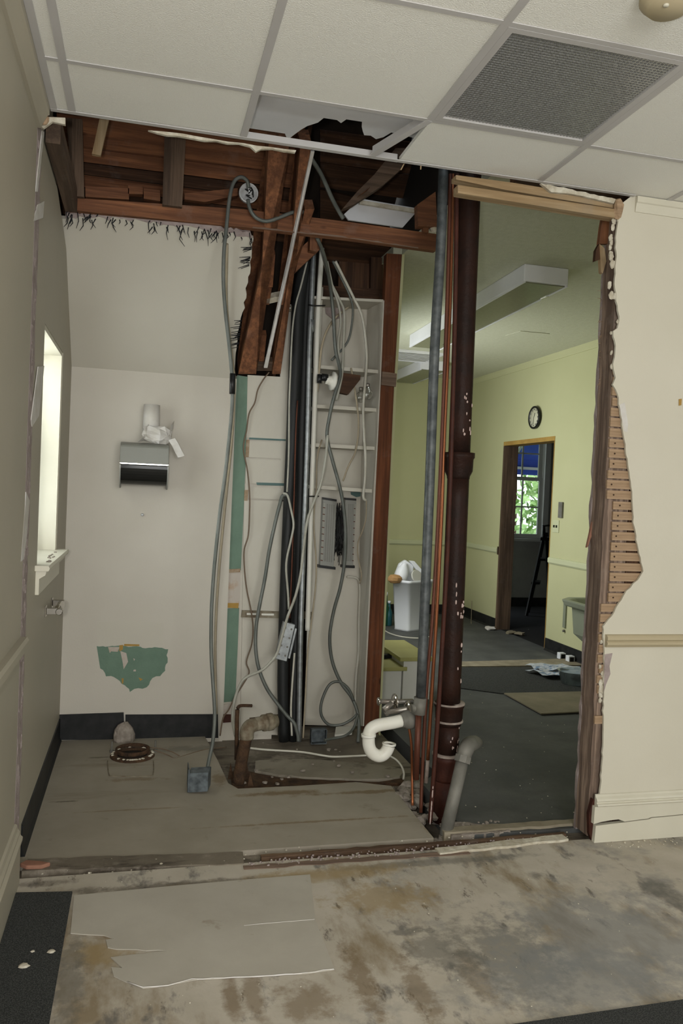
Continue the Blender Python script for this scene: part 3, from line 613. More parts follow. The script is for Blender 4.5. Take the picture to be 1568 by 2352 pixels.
# ---- green room
gw = struct('wall_right', MB().box(3.90, 4.05, .15, 4.085, 0, 2.92).box(3.90, 4.05, 5.235, 6.45, 0, 2.92).box(3.90, 4.05, 4.085, 5.235, 2.105, 2.92), 'green_wall')
struct('wall_back', MB().box(1.4, 3.9, 6.3, 6.45, 0, 2.92), 'green_wall')
mb = MB(); mb.box(1.42, 1.56, 1.95, 3.1, 0, 2.92).box(1.42, 1.56, 4.7, 6.45, 0, 2.92).box(1.42, 1.56, 3.1, 4.7, 0, .95).box(1.42, 1.56, 3.1, 4.7, 2.5, 2.92)
struct('wall_left', mb, 'green_wall')
gc = struct('ceiling', MB().box(1.415, 4.05, 1.62, 6.45, 2.92, 2.97).box(1.47, 4.05, .15, 1.62, 2.92, 2.97), 'green_ceiling')
for q in ([(1160, 770), (1195, 760), (1262, 766), (1215, 778)],):
    obj('ceiling_panel', MB().prism([PZ(x, y, 2.919) for x, y in q], (0, 0, -.004)), 'green_ceiling', gc)
struct('trim_5', prof_y(MB(), [(3.9, 2.86), (3.892, 2.86), (3.885, 2.875), (3.87, 2.90), (3.866, 2.92), (3.9, 2.92)], .15, 6.3), 'green_wall')
struct('trim_6', prof_x(MB(), [(6.3, 2.86), (6.292, 2.86), (6.285, 2.875), (6.27, 2.90), (6.266, 2.92), (6.3, 2.92)], 1.56, 3.866), 'green_wall')
rl = [(0, .855), (-.012, .855), (-.018, .865), (-.024, .868), (-.024, .905), (-.015, .915), (0, .92)]
struct('trim_7', prof_y(MB(), [(3.9+a, b) for a, b in rl], .15, 4.075), 'green_lower')
struct('trim_7', prof_y(MB(), [(3.9+a, b) for a, b in rl], 5.25, 6.276), 'green_lower')
struct('trim_8', prof_x(MB(), [(6.3+a, b) for a, b in rl], 1.56, 3.9), 'green_lower')
cv = [(0, 0), (-.018, 0), (-.008, .02), (-.006, .115), (0, .12)]
struct('baseboard_right', prof_y(MB(), [(3.9+a, b) for a, b in cv], .15, 4.08), 'cove_black')
struct('baseboard_right', prof_y(MB(), [(3.9+a, b) for a, b in cv], 5.24, 6.29), 'cove_black')
struct('baseboard_back', prof_x(MB(), [(6.3+a, b) for a, b in cv], 1.56, 3.88), 'cove_black')
dr = struct('door_1', MB().box(3.895, 4.06, 5.20, 5.235, 0, 2.06), 'wood_grey_Z')
obj('head', MB().box(3.895, 4.06, 4.085, 5.235, 2.062, 2.106), 'ochre', dr)
obj('jamb', MB().box(3.896, 4.06, 4.086, 4.094, 0, 2.061), 'ochre', dr)
obj('hinge', MB().box(3.885, 3.894, 5.235, 5.25, .84, .93), 'rust', dr)
# far room
fw_ = MB(); a = PY(1160, 1000, 7.0); b = PY(1242, 1236, 7.0); wx0, wx1, wz0_, wz1_ = 4.70, b.x, b.z, a.z+.35
fw_.box(4.05, wx0, 7.0, 7.15, 0, 3).box(wx1, 8.2, 7.0, 7.15, 0, 3).box(wx0, wx1, 7.0, 7.15, 0, wz0_).box(wx0, wx1, 7.0, 7.15, wz1_, 3)
struct('wall_back', fw_, 'dark_wall')
struct('wall_right', MB().box(8.1, 8.2, 3.0, 7.0, 0, 3), 'dark_wall')
struct('wall_front', MB().box(4.05, 8.2, 2.95, 3.05, 0, 3), 'dark_wall')
struct('ceiling', MB().box(4.05, 8.2, 3.0, 7.15, 3, 3.05), 'dark_wall')
struct('baseboard_back', MB().box(4.06, 8.1, 6.985, 6.999, 0, .125), 'cove_black')
w2 = struct('window_2', MB().box(wx0-.02, wx1+.05, 6.93, 7.0, wz0_-.045, wz0_-.01), 'frame_white')
obj('casing', MB().box(wx1+.001, wx1+.08, 6.975, 6.999, wz0_-.01, wz1_), 'frame_white', w2)
rail_z = PY(1200, 1100, 7.06).z; gx = PY(1197, 1150, 7.06).x
obj('upper_sash', MB().box(wx0, wx1-.05, 7.07, 7.10, rail_z-.02, rail_z+.03).box(wx1-.05, wx1, 7.07, 7.10, rail_z-.02, wz1_).box(gx-.01, gx+.01, 7.075, 7.095, rail_z+.03, wz1_).box(wx0, wx1-.05, 7.076, 7.094, PY(1200, 1041, 7.07).z-.01, PY(1200, 1041, 7.07).z+.01), 'frame_white', w2)
mz = PY(1200, 1164, 7.06).z
obj('lower_sash', MB().box(wx0, wx1, 7.03, 7.06, wz0_-.005, wz0_+.05).box(wx1-.05, wx1, 7.03, 7.06, wz0_+.05, rail_z+.02).box(wx0, wx1-.05, 7.03, 7.06, rail_z-.02, rail_z+.02).box(gx-.01, gx+.01, 7.035, 7.055, wz0_+.05, rail_z-.02).box(wx0, wx1-.05, 7.036, 7.054, mz-.01, mz+.01), 'frame_white', w2)
obj('pane', MB().box(wx0, wx1-.05, 7.043, 7.046, wz0_+.05, rail_z), 'glass', w2)
obj('pane', MB().box(wx0, wx1-.05, 7.083, 7.086, rail_z, wz1_), 'glass', w2)

# ================================================================== TIMBERS
def qd(q, y, d): return MB().prism([PY(a, b, y) for a, b in q], (0, d, 0))
tag(obj('ceiling_beam', qd([(158, 453), (560, 480), (800, 509), (1002, 537), (1002, 576), (800, 548), (560, 522), (158, 482)], .975, .045), 'wood_red_X', bevel=.003),
    'long reddish horizontal beam crossing the opening above the torn alcove ceiling', 'beam')
obj('plaster_residue', MB().prism(jag([PY(580, 521, .974), PY(800, 545, .974), PY(960, 568, .974)], .004, .03, 88, (0, 0, 1), (0, 0, 0))+[PY(960, 571, .974), PY(800, 547, .974), PY(580, 524, .974)], (0, -.002, 0)), 'lath_old', bpy.data.objects['ceiling_beam'])
rg = 'sloping rafters over the alcove'
def slope_bar(a0, a1, b0, b1, off, dep):   # pixel edges at bottom (a0,a1) and top (b0,b1) on the slope plane
    return MB().prism([PS(*a0, off), PS(*a1, off), PS(*b1, off), PS(*b0, off)], V(SLN)*dep)
tag(obj('rafter', slope_bar((547, 859), (588, 859), (665, 330), (617, 330), 0, .13), 'wood_red_Z'), 'wide reddish sloping rafter bordering the torn cream plaster', 'rafter', rg)
tag(obj('rafter', slope_bar((625, 859), (644, 859), (716, 330), (690, 330), .0, .16), 'wood_red_Z'), 'narrow sloping rafter with a pale plaster stripe along its edge', 'rafter', rg)
tag(obj('pale_batten', slope_bar((606, 845), (614, 845), (722, 348), (714, 348), -.014, .012), 'white_paper'), 'thin pale plaster coated batten running down the narrow rafter', 'batten')
tag(obj('rafter', slope_bar((640, 700), (652, 700), (722, 480), (700, 480), .03, .10), 'wood_red_Z'), 'short reddish rafter length right of the pale batten', 'rafter', rg)
# blocking between the rafters
for (q, mt) in (([(592, 832), (630, 832), (630, 852), (590, 852)], 'wood_grey_X'), ([(600, 770), (612, 770), (606, 830), (594, 830)], 'wood_red_Z'), ([(612, 660), (624, 662), (618, 700), (608, 700)], 'wood_red_Z'), ([(622, 585), (632, 585), (626, 660), (616, 660)], 'wood_red_Z'), ([(598, 690), (645, 680), (650, 690), (600, 702)], 'plaster_edge')):
    obj('block', MB().prism([PS(a, b, .05) for a, b in q], V(SLN)*.05), mt, rf)
# joist beside the left wall, hangers and boards in the void
tag(obj('wall_joist', MB().prism([(-.405, .18, 2.735), (-.352, .18, 2.735), (-.352, .97, 2.735), (-.405, .97, 2.735)], (0, 0, .10)), 'wood_grey_Y'), 'weathered grey joist running back along the left wall', 'joist')
hg = 'short hanger boards on the beam'
tag(obj('hanger_board', qd([(152, 270), (189, 274), (193, 452), (167, 450)], .94, .028), 'wood_grey_Z'), 'grey hanger board nailed to the left end of the beam', 'hanger', hg)
tag(obj('hanger_board', qd([(378, 305), (427, 312), (418, 475), (373, 470)], .94, .028), 'wood_grey_Z'), 'brown hanger board nailed to the beam left of the round box', 'hanger', hg)
tag(obj('hanger_stick', qd([(229, 270), (250, 273), (231, 357), (211, 353)], .55, .02), 'wood_pale_Z'), 'pale stick hanging from the void edge above the beam', 'stick')
for q in ([(196, 428), (296, 432), (296, 458), (196, 452)], [(294, 424), (328, 427), (328, 446), (294, 445)], [(330, 433), (368, 437), (368, 462), (330, 456)], [(424, 444), (546, 432), (546, 449), (470, 464), (424, 458)]):
    obj('block', qd(q, 1.022, .04), 'wood_red_X', rf)
tag(obj('diagonal_brace', qd([(908, 340), (955, 340), (925, 385), (880, 425), (812, 470), (786, 480), (820, 440), (860, 400)], .88, .05), 'wood_grey_X'), 'dark diagonal brace in the void behind the loose grid tee', 'brace')
tag(obj('lath_strip', MB().beam(PY(846, 434, .86), PY(786, 480, .94), V((.012, 0, .014)), (0, .03, 0)), 'wood_red_X'), 'slim wooden strip slanting below the dark brace', 'strip')
tag(obj('wallboard_offcut', qd([(828, 456), (955, 478), (955, 488), (925, 522), (800, 505), (790, 492)], 1.12, .012), 'gypsum'), 'leftover piece of white wallboard behind the beam', 'wallboard')
tag(obj('offcut_edge', qd([(826, 459), (956, 480), (956, 488), (826, 467)], 1.09, .02), 'plaster_edge'), 'ragged plaster strip along the top of the wallboard offcut', 'plaster')
tag(obj('cross_block', MB().prism([PY(a, b, .92) for a, b in [(958, 470), (1000, 440), (1004, 520), (960, 520)]], (0, .05, 0)), 'wood_red_X'), 'brown block behind the right end of the beam', 'block')
tag(obj('beam_cleat', qd([(972, 508), (984, 509), (984, 534), (972, 532)], .945, .03), 'wood_red_Z'), 'small upright cleat on the right end of the beam', 'cleat')
tag(obj('plaster_lump', MB().lump(PY(995, 520, .95), .022, .02, .035, random.Random(5), 8, 5, .2), 'plaster_edge'), 'lump of old plaster stuck by the right end of the beam', 'plaster')
tag(obj('knee_brace', qd([(678, 625), (735, 572), (740, 545), (722, 540), (690, 570), (684, 600)], 1.16, .05), 'wood_red_X'), 'slanted brown brace above the black pipes', 'brace')
tag(obj('stub_post', qd([(712, 540), (730, 543), (728, 578), (711, 574)], 1.10, .05), 'wood_red_Z'), 'short stub hanging under the beam by the cables', 'stub')
tag(obj('void_board', qd([(778, 600), (852, 606), (850, 690), (776, 682)], 1.90, .03), 'wood_dark_Z'), 'dark board closing the void above the shelf niche', 'board')
tag(obj('void_stud', qd([(852, 590), (880, 592), (878, 690), (850, 690)], 1.86, .05), 'wood_dark_Z'), 'dark stud above the niche beside the tall red post', 'stud')
tag(obj('void_header', qd([(735, 655), (890, 665), (888, 692), (735, 682)], 1.83, .06), 'wood_dark_X'), 'dark header board right above the niche top', 'board')
# tall stud between the niche and the green room
st = thing('wall_stud', 'tall reddish brown stud between the shelf niche and the green room', 'stud', PY(852, 1680, 1.6))
obj('upright', qd([(888, 582), (923, 584), (906, 860), (868, 1686), (836, 1683), (876, 860)], 1.58, .06), 'stud', st)
obj('splice_block', qd([(878, 853), (911, 858), (909, 888), (876, 884)], 1.565, .015), 'lath_old', st)
tag(obj('plaster_strip', qd([(923, 584), (929, 584), (912, 860), (873, 1690), (869, 1686), (906, 860)], 1.60, .03), 'green_wall'), 'narrow strip of green plaster edge behind the tall stud', 'plaster')
# pale header boards over the green room opening
hd = 'pale boards over the green room opening'
tag(obj('header_board', qd([(1051, 424), (1415, 480), (1415, 501), (1051, 443)], -.004, .05), 'wood_pale_X', bevel=.002), 'lower pale header board over the green room opening', 'board', hd)
tag(obj('header_board', qd([(1047, 402), (1180, 420), (1290, 438), (1418, 462), (1415, 479), (1160, 436), (1047, 412)], .012, .05), 'wood_pale_X'), 'upper pale header board crusted with white plaster', 'board', hd)
q = jag([PY(x, y, .010) for x, y in [(1238, 424), (1300, 436), (1410, 460)]], .003, .02, 65, (0, 0, 1), (0, 0, 0)); q2 = [PY(x, y, .010) for x, y in [(1405, 470), (1330, 452), (1300, 447), (1262, 444)]]
tag(obj('plaster_crust', MB().prism(q+q2, (0, -.014, 0)), 'plaster_edge'), 'white plaster crust along the upper header board', 'plaster')
tag(obj('header_end', MB().lump(PY(1420, 480, -.004), .022, .02, .045, random.Random(9), 8, 5, .2), 'lath'), 'splintered stub at the right end of the header boards', 'stub')

# ================================================================== SHELF NICHE
t = thing('shelf_niche', 'shallow cream shelf niche behind the hanging cables', 'shelves', PY(780, 1662, 1.82))
bx0, bx1 = PY(725, 1662, 1.82).x-.04, PY(826, 1000, 1.82).x
obj('back_panel', MB().prism([PY(a, b, 1.822) for a, b in [(700, 1665), (722, 690), (850, 700), (830, 1100), (822, 1668)]], (0, .01, 0)), 'cream_board', t)
rp = [(880, 690), (866, 1000), (858, 1120), (833, 1668)]; rb = [(843, 712), (832, 1000), (828, 1120), (818, 1664)]
mb = MB()
for i in range(3):
    a, b = PY(*rp[i], 1.59), PY(*rp[i+1], 1.59); c_, d_ = PY(*rb[i+1], 1.815), PY(*rb[i], 1.815); mb.prism([a, b, c_, d_], (.02, 0, 0))
obj('side_panel', mb, 'cream_board', t)
obj('top_board', MB().prism([PY(722, 680, 1.60), PY(880, 688, 1.60), PY(880, 694, 1.60), PY(722, 686, 1.60)], (0, .23, 0)), 'cream_board', t)
for i, (x0, y0, x1, y1) in enumerate([(728, 838, 873, 850), (726, 929, 866, 938), (722, 1018, 862, 1026), (718, 1114, 856, 1124)]):
    h = 8
    obj('shelf', MB().prism([PY(x0, y0, 1.62), PY(x1, y1, 1.62), PY(x1, y1+h, 1.62), PY(x0, y0+h, 1.62)], (0, .19, 0)), 'cream_board', t)
obj('stain', MB().prism([PY(a, b, 1.815) for a, b in [(745, 688), (790, 690), (785, 730), (765, 735), (748, 720)]], (0, .004, 0)), 'plaster_pink', t)
obj('stain', MB().prism([PY(a, b, 1.817) for a, b in [(805, 1130), (845, 1130), (840, 1138), (818, 1142), (806, 1136)]], (0, .004, 0)), 'teal', t)
# light bulbs on a shelf
for (x, y, r_, lab) in ((828, 912, 12, 'left clear light bulb lying on the second niche shelf'), (843, 905, 13, 'right clear light bulb standing on the second niche shelf')):
    c0 = PY(x, y, 1.67); k = r_/1840*4.95
    b_ = thing('light_bulb', lab, 'light bulb', c0-V((0, 0, k)), 'spare bulbs on the niche shelf')
    obj('bulb', MB().lathe(c0-V((0, 0, k)), (0, 0, 1), [(0, .1*k), (.1*k, .55*k), (.5*k, .95*k), (k, k), (1.5*k, .85*k), (1.9*k, .5*k), (2.2*k, .4*k)], 16), 'glass', b_)
    obj('cap', MB().lathe(c0+V((0, 0, 1.2*k)), (0, 0, 1), [(0, .4*k), (.6*k, .42*k), (.7*k, .2*k)], 10), 'chrome_dirty', b_)
# lamp holder on its wooden block
t = thing('lamp_holder', 'white lamp holder on a wooden block in front of the niche', 'lamp holder', PY(790, 903, 1.5))
obj('block', qd([(786, 856), (828, 862), (827, 872), (800, 906), (772, 900), (776, 880)], 1.50, .05), 'lath_old', t).data.materials[0] = M['wood_dark_X']
obj('mount_disc', MB().lathe(PY(766, 876, 1.52), (-1, -.2, .1), [(0, .055), (.012, .055), (.018, .03), (.035, .026), (.05, .024), (.05, .001)], 16), 'pvc', t)
obj('socket_plug', MB().tube([PY(752, 868, 1.51), PY(738, 866, 1.51)], .022, 10, False).tube([PY(734, 860, 1.51), PY(733, 880, 1.51)], .014, 8, False), 'black_plastic', t)

# ================================================================== PIPES of the centre bundle
def pxs(pts): return [PY(x, y, d) for x, y, d in pts]
def cable(name, pts, r, mat, label, cat='cable', group=None, n=7, sub=6):
    return tag(obj(name, MB().tube(pxs(pts), r, n, sub=sub), mat), label, cat, group)
ig = 'black insulated refrigerant pipes'
cable('insulated_pipe', [(700, 600, 1.60), (686, 690, 1.60), (678, 850, 1.59), (671, 1000, 1.57), (662, 1180, 1.55), (653, 1400, 1.54), (649, 1560, 1.53), (652, 1702, 1.53)], [.034, .038, .040, .036, .033, .032, .032, .031], 'rubber_black', 'left black insulated pipe in the centre bundle', 'pipe', ig, 12)
cable('insulated_pipe', [(716, 600, 1.62), (704, 700, 1.62), (698, 850, 1.61), (692, 1000, 1.60), (688, 1180, 1.59), (680, 1400, 1.57), (676, 1560, 1.56), (673, 1702, 1.55)], [.026, .028, .031, .033, .031, .028, .026, .026], 'rubber_black', 'right black insulated pipe in the centre bundle', 'pipe', ig, 12)
cable('copper_line', [(683, 920, 1.535), (679, 1000, 1.525), (674, 1180, 1.51), (669, 1330, 1.505), (665, 1420, 1.50)], .0045, 'copper_old', 'thin copper line between the two black insulated pipes', 'pipe')
t = thing('grey_conduit', 'galvanised conduit beside the black insulated pipes', 'conduit', PY(690, 1702, 1.50))
obj('tube', MB().tube(pxs([(720, 575, 1.58), (714, 720, 1.56), (711, 780, 1.55), (706, 1000, 1.54), (699, 1200, 1.52), (691, 1420, 1.50), (688, 1560, 1.50), (686, 1703, 1.50)]), .0155, 12), 'galv', t)
obj('coupling', MB().tube(pxs([(715, 735, 1.56), (714, 762, 1.56)]), .020, 12, False), 'galv', t)
cable('white_conduit', [(739, 570, 1.60), (730, 720, 1.58), (724, 880, 1.57), (718, 1050, 1.56), (713, 1200, 1.55), (708, 1380, 1.54), (706, 1448, 1.54)], .015, 'pvc', 'white plastic conduit right of the galvanised conduit', 'conduit', n=12)
cable('white_channel', [(738, 660, 1.64), (728, 850, 1.64), (722, 1000, 1.63)], .013, 'cable_white', 'square white cable channel behind the white conduit', 'channel', n=4)
def strap(q, y, label):
    t = thing('metal_strap', label, 'strap', PY(*q[3], y), 'metal straps holding the centre bundle')
    obj('plate', qd(q, y, .014), 'brass_dirty', t)
    (x0, y0), (x1, y1) = q[0], q[1]
    for k in (.12, .5):
        x = x0+(x1-x0)*k; hh = (q[3][1]-q[0][1]); yy = y0+(y1-y0)*k
        obj('slot', qd([(x, yy+hh*.35), (x+(x1-x0)*.32, yy+hh*.38), (x+(x1-x0)*.32, yy+hh*.65), (x, yy+hh*.62)], y-.002, .004), 'pvc', t)
strap([(556, 1402), (645, 1405), (645, 1420), (554, 1418)], 1.635, 'slotted brown metal strap across the lower cream boards')
strap([(650, 700), (672, 702), (671, 715), (648, 713)], 1.63, 'small metal strap near the top of the black pipes')
strap([(700, 1405), (716, 1406), (715, 1424), (699, 1422)], 1.60, 'short metal strap low down beside the white conduit')
for (x, y, lab) in ((722, 700, 'black tie round the conduits near the niche top'), (708, 1138, 'black tie round the conduits at the height of the terminal blocks')):
    tag(obj('cable_tie', MB().tube(pxs([(x-14, y, 1.535), (x, y+2, 1.52), (x+24, y+2, 1.55)]), .004, 6), 'black_plastic'), lab, 'cable tie')
# ================================================================== CABLES
cg = 'loose cables hanging by the shelf niche'
t = thing('armoured_cable', 'long grey armoured cable looping down left of the green strip to a floor box', 'cable', PY(470, 1790, .85))
obj('sheath', MB().tube(pxs([(571, 432, .92), (567, 415, .91), (553, 407, .90), (537, 418, .90), (527, 455, .90), (520, 520, .90), (514, 580, .89), (513, 650, .89), (518, 720, .89), (527, 800, .90), (533, 870, .90), (533, 930, .90), (527, 1000, .9), (517, 1090, .9), (506, 1170, .9), (496, 1260, .9), (489, 1340, .9), (485, 1420, .9), (485, 1500, .9), (489, 1570, .88), (493, 1640, .87), (489, 1700, .86), (481, 1740, .85), (473, 1780, .85)]), .0095, 8), 'cable_grey', t)
obj('tape', MB().tube(pxs([(534, 858, .895), (533, 905, .895)]), .014, 8, False), 'black_plastic', t)
cable('cable_shadow', [(521, 560, 1.0), (520, 700, 1.27), (532, 820, 1.53), (538, 880, 1.62), (533, 1000, 1.63), (521, 1120, 1.63), (510, 1230, 1.635), (502, 1320, 1.635), (496, 1420, 1.64), (494, 1520, 1.64), (497, 1640, 1.635)], .008, 'cable_tan', 'shadow of the armoured cable on the back wall, drawn as a tan strand')  # tan strand on the wall stands in for the armoured cable's shadow
cable('beam_cable', [(569, 458, .925), (574, 480, .925), (588, 500, .93), (612, 508, .935), (640, 500, .935), (668, 489, .94), (690, 486, .95), (704, 491, .97)], .0095, 'cable_grey', 'grey armoured cable drooping from the round box along the beam')
cable('void_cable', [(702, 345, .75), (715, 365, .77), (738, 402, .82), (762, 455, .88), (776, 482, .92), (788, 502, .94)], .011, 'cable_grey', 'dark cable slanting down through the void to the beam')
cable('hanging_cable', [(728, 545, 1.05), (745, 590, 1.2), (757, 650, 1.45), (765, 720, 1.52), (770, 800, 1.54), (779, 840, 1.52), (781, 865, 1.49), (766, 915, 1.48), (756, 960, 1.50), (751, 1005, 1.52), (764, 1060, 1.53), (778, 1110, 1.54), (788, 1160, 1.55), (793, 1220, 1.56), (791, 1290, 1.58), (781, 1350, 1.6), (767, 1400, 1.62), (758, 1450, 1.63), (758, 1490, 1.64), (766, 1530, 1.64), (784, 1570, 1.63), (806, 1600, 1.62), (819, 1630, 1.6), (824, 1665, 1.58), (822, 1705, 1.52)], .0105, 'cable_grey', 'thick grey cable hanging down between the two terminal blocks', group=cg)
cable('coiled_cable', [(812, 1610, 1.61), (800, 1582, 1.62), (778, 1566, 1.63), (757, 1572, 1.63), (742, 1600, 1.63), (736, 1628, 1.62), (741, 1650, 1.61), (757, 1665, 1.58), (785, 1664, 1.56), (808, 1652, 1.56), (820, 1640, 1.56)], .0085, 'cable_grey', 'grey cable bent into a loop at the foot of the niche', group=cg)
cable('floor_cable', [(822, 1640, 1.5), (812, 1672, 1.46), (792, 1690, 1.42), (760, 1697, 1.40), (745, 1700, 1.38)], .008, 'cable_grey', 'short dark cable curling onto the floor near the white cover plate', group=cg)
cable('hanging_cable', [(738, 575, 1.3), (756, 640, 1.5), (780, 690, 1.55), (790, 720, 1.56), (788, 800, 1.56), (785, 860, 1.5), (772, 920, 1.49)], .0085, 'cable_light', 'pale cable swinging past the niche top into the wooden block', group=cg)
cable('hanging_cable', [(764, 600, 1.5), (784, 640, 1.55), (803, 680, 1.57), (810, 710, 1.57), (807, 750, 1.57), (800, 780, 1.57), (786, 802, 1.57), (768, 820, 1.56), (761, 828, 1.56)], .0065, 'cable_grey', 'dark cable curving across the top niche bay to a cut end', group=cg)
cable('hanging_cable', [(770, 600, 1.5), (795, 650, 1.55), (815, 690, 1.57), (829, 720, 1.58), (837, 760, 1.58), (842, 820, 1.58), (838, 880, 1.57), (834, 940, 1.57), (836, 1000, 1.57), (839, 1050, 1.57), (838, 1100, 1.57), (834, 1140, 1.57), (840, 1150, 1.57)], .0085, 'cable_white', 'white cable hanging down the right side of the niche', group=cg)
cable('hanging_cable', [(751, 600, 1.5), (764, 660, 1.53), (777, 700, 1.54), (782, 740, 1.55), (776, 790, 1.55), (781, 830, 1.55), (786, 845, 1.53)], .007, 'cable_light', 'second pale cable from the void knotted over the top shelf', group=cg)
cable('hanging_cable', [(800, 705, 1.6), (770, 730, 1.6), (750, 760, 1.58), (738, 800, 1.57), (733, 850, 1.57), (728, 900, 1.57)], .007, 'cable_tan', 'tan cable sweeping left across the top niche bay', group=cg)
cable('hanging_cable', [(806, 845, 1.6), (812, 880, 1.6), (822, 950, 1.6), (822, 1000, 1.6), (815, 1040, 1.6), (800, 1070, 1.6), (787, 1105, 1.6)], .0055, 'cable_tan', 'thin tan wire crossing the middle niche shelves', group=cg)
cable('hanging_cable', [(752, 1000, 1.5), (748, 1050, 1.48), (737, 1110, 1.47), (722, 1150, 1.46), (706, 1195, 1.44), (697, 1260, 1.43), (690, 1320, 1.42), (678, 1370, 1.42), (661, 1415, 1.42), (648, 1460, 1.42), (636, 1500, 1.42), (622, 1520, 1.42), (600, 1540, 1.42), (565, 1556, 1.42), (550, 1575, 1.42), (538, 1610, 1.41), (534, 1650, 1.38), (540, 1690, 1.2)], .008, 'cable_light', 'cream cable crossing the black pipes and curving left at the bottom', group=cg)
cable('hanging_cable', [(656, 1137, 1.5), (648, 1140, 1.50), (642, 1160, 1.49), (632, 1200, 1.49), (618, 1265, 1.49), (608, 1330, 1.49), (596, 1390, 1.48), (588, 1440, 1.48), (587, 1490, 1.47), (594, 1535, 1.46), (612, 1580, 1.45), (636, 1615, 1.44), (660, 1645, 1.43), (676, 1662, 1.42), (684, 1690, 1.42), (685, 1702, 1.42)], .0105, 'cable_grey', 'grey armoured cable arching across the lower cream boards', group=cg)
cable('hanging_cable', [(650, 1133, 1.49), (660, 1138, 1.48), (668, 1170, 1.47), (674, 1205, 1.47), (668, 1240, 1.47), (659, 1280, 1.47), (657, 1310, 1.47), (661, 1360, 1.47), (663, 1400, 1.46)], .0065, 'cable_light', 'light grey cable drooping over the left black pipe', group=cg)
cable('hanging_cable', [(705, 600, 1.5), (690, 660, 1.5), (679, 700, 1.50), (671, 760, 1.5), (667, 850, 1.5), (664, 930, 1.5), (663, 1040, 1.49), (659, 1130, 1.49)], .0055, 'cable_light', 'pale wire running down the face of the left black pipe', group=cg)
cable('hanging_cable', [(676, 1500, 1.47), (671, 1570, 1.47), (668, 1630, 1.47), (670, 1690, 1.44)], .006, 'cable_white', 'white wire between the black pipes below the hanging metal box', group=cg)
cable('thin_wire', [(618, 855, 1.64), (606, 870, 1.64), (592, 895, 1.64), (585, 925, 1.64), (572, 950, 1.64), (566, 990, 1.64), (559, 1030, 1.64), (568, 1080, 1.64), (573, 1130, 1.64), (573, 1180, 1.64), (570, 1230, 1.64), (561, 1262, 1.64), (561, 1300, 1.64), (566, 1350, 1.64), (576, 1400, 1.62), (581, 1440, 1.61), (578, 1480, 1.61), (566, 1520, 1.61), (572, 1545, 1.61), (556, 1575, 1.61), (540, 1600, 1.62), (525, 1630, 1.62), (512, 1650, 1.6), (505, 1690, 1.55)], .0042, 'wire_brown', 'thin brown wire wandering down the cream boards', group=cg)
cable('thin_wire', [(739, 1010, 1.62), (728, 1050, 1.62), (726, 1120, 1.62), (720, 1200, 1.62), (726, 1290, 1.61), (724, 1350, 1.6), (716, 1420, 1.58), (706, 1500, 1.56), (701, 1600, 1.54), (696, 1695, 1.48)], .005, 'cable_tan', 'tan wire running down right of the white conduit', group=cg)
cable('thin_wire', [(841, 1150, 1.62), (840, 1190, 1.64), (832, 1220, 1.68), (822, 1245, 1.72), (822, 1280, 1.74), (830, 1320, 1.72), (826, 1340, 1.75)], .0042, 'cable_tan', 'thin tan wire dangling right of the right terminal block', group=cg)
cable('wall_cable', [(796, 1325, 1.80), (812, 1326, 1.80), (823, 1333, 1.80), (826, 1360, 1.79), (824, 1420, 1.79), (823, 1500, 1.79), (817, 1560, 1.78), (815, 1660, 1.74)], .007, 'cable_white', 'painted over cable on the niche wall below the right terminal block')
cable('floor_wire', [(573, 1718, 1.03), (610, 1722, 1.04), (690, 1727, 1.03), (740, 1735, .99), (765, 1738, .98), (800, 1737, .98), (840, 1735, 1.0), (880, 1733, .98), (905, 1742, .95), (920, 1757, .90), (927, 1775, .86), (926, 1790, .83)], .0055, 'cable_white', 'white cable lying across the floor groove behind the drain trap')
cable('floor_wire', [(352, 1722, 1.35), (385, 1734, 1.32), (402, 1742, 1.28), (425, 1735, 1.32), (470, 1722, 1.40), (520, 1716, 1.45)], .0028, 'wire_brown', 'thin brown wire lying on the alcove floor')
cable('floor_wire', [(345, 1717, 1.38), (372, 1720, 1.36), (395, 1727, 1.32), (412, 1736, 1.3)], .0028, 'wire_brown', 'short brown wire beside the rusty floor flange')
# ================================================================== BOXES and terminal blocks
t = thing('ceiling_box', 'round shiny metal junction box fixed at the beam, wires inside', 'junction box', PY(570, 468, .93))
c0 = PY(569, 446, .955)
obj('pan', MB().lathe(c0, (.05, -1, -.1), [(0, .047), (.03, .047), (.03, .043), (.022, .041), (.021, 0)], 20), 'box_bright', t)
mb = MB(); rnd = random.Random(17)
for k in range(5):
    p0 = c0+V((rnd.uniform(-.02, .02), -.03, rnd.uniform(-.02, .02))); mb.tube([p0, p0+V((rnd.uniform(-.02, .02), -.012, rnd.uniform(-.02, .02))), p0+V((rnd.uniform(-.02, .02), .0, rnd.uniform(-.03, .03)))], .003, 5)
obj('wires', mb, 'black_plastic', t, kind='stuff')
def steel_box(name, label, c, ax, ay, az, mat, par_cat='junction box'):
    t = thing(name, label, par_cat, V(c)-V((0, 0, abs(V(az).z))))
    c, ax, ay, az = V(c), V(ax), V(ay), V(az); th = .002
    mb = MB(); un = lambda v: v.normalized()*th
    mb.obox(c+ay, ax, un(ay), az); mb.obox(c+ax, un(ax), ay, az).obox(c-ax, un(ax), ay, az).obox(c+az, ax, ay, un(az)).obox(c-az, ax, ay, un(az))
    obj('shell', mb, mat, t); return t
c0 = PY(457, 1795, .80); c0.z = .054
t = steel_box('floor_box', 'blue grey metal outlet box lying on the alcove floor at the cable end', c0, (.010, .040, 0), (.046, -.010, .004), (0, 0, .044), 'galv_blue')
obj('bracket', MB().obox(c0+V((-.052, .01, .010)), (.002, 0, 0), (0, .05, 0), (0, 0, .054)), 'galv_blue', t)
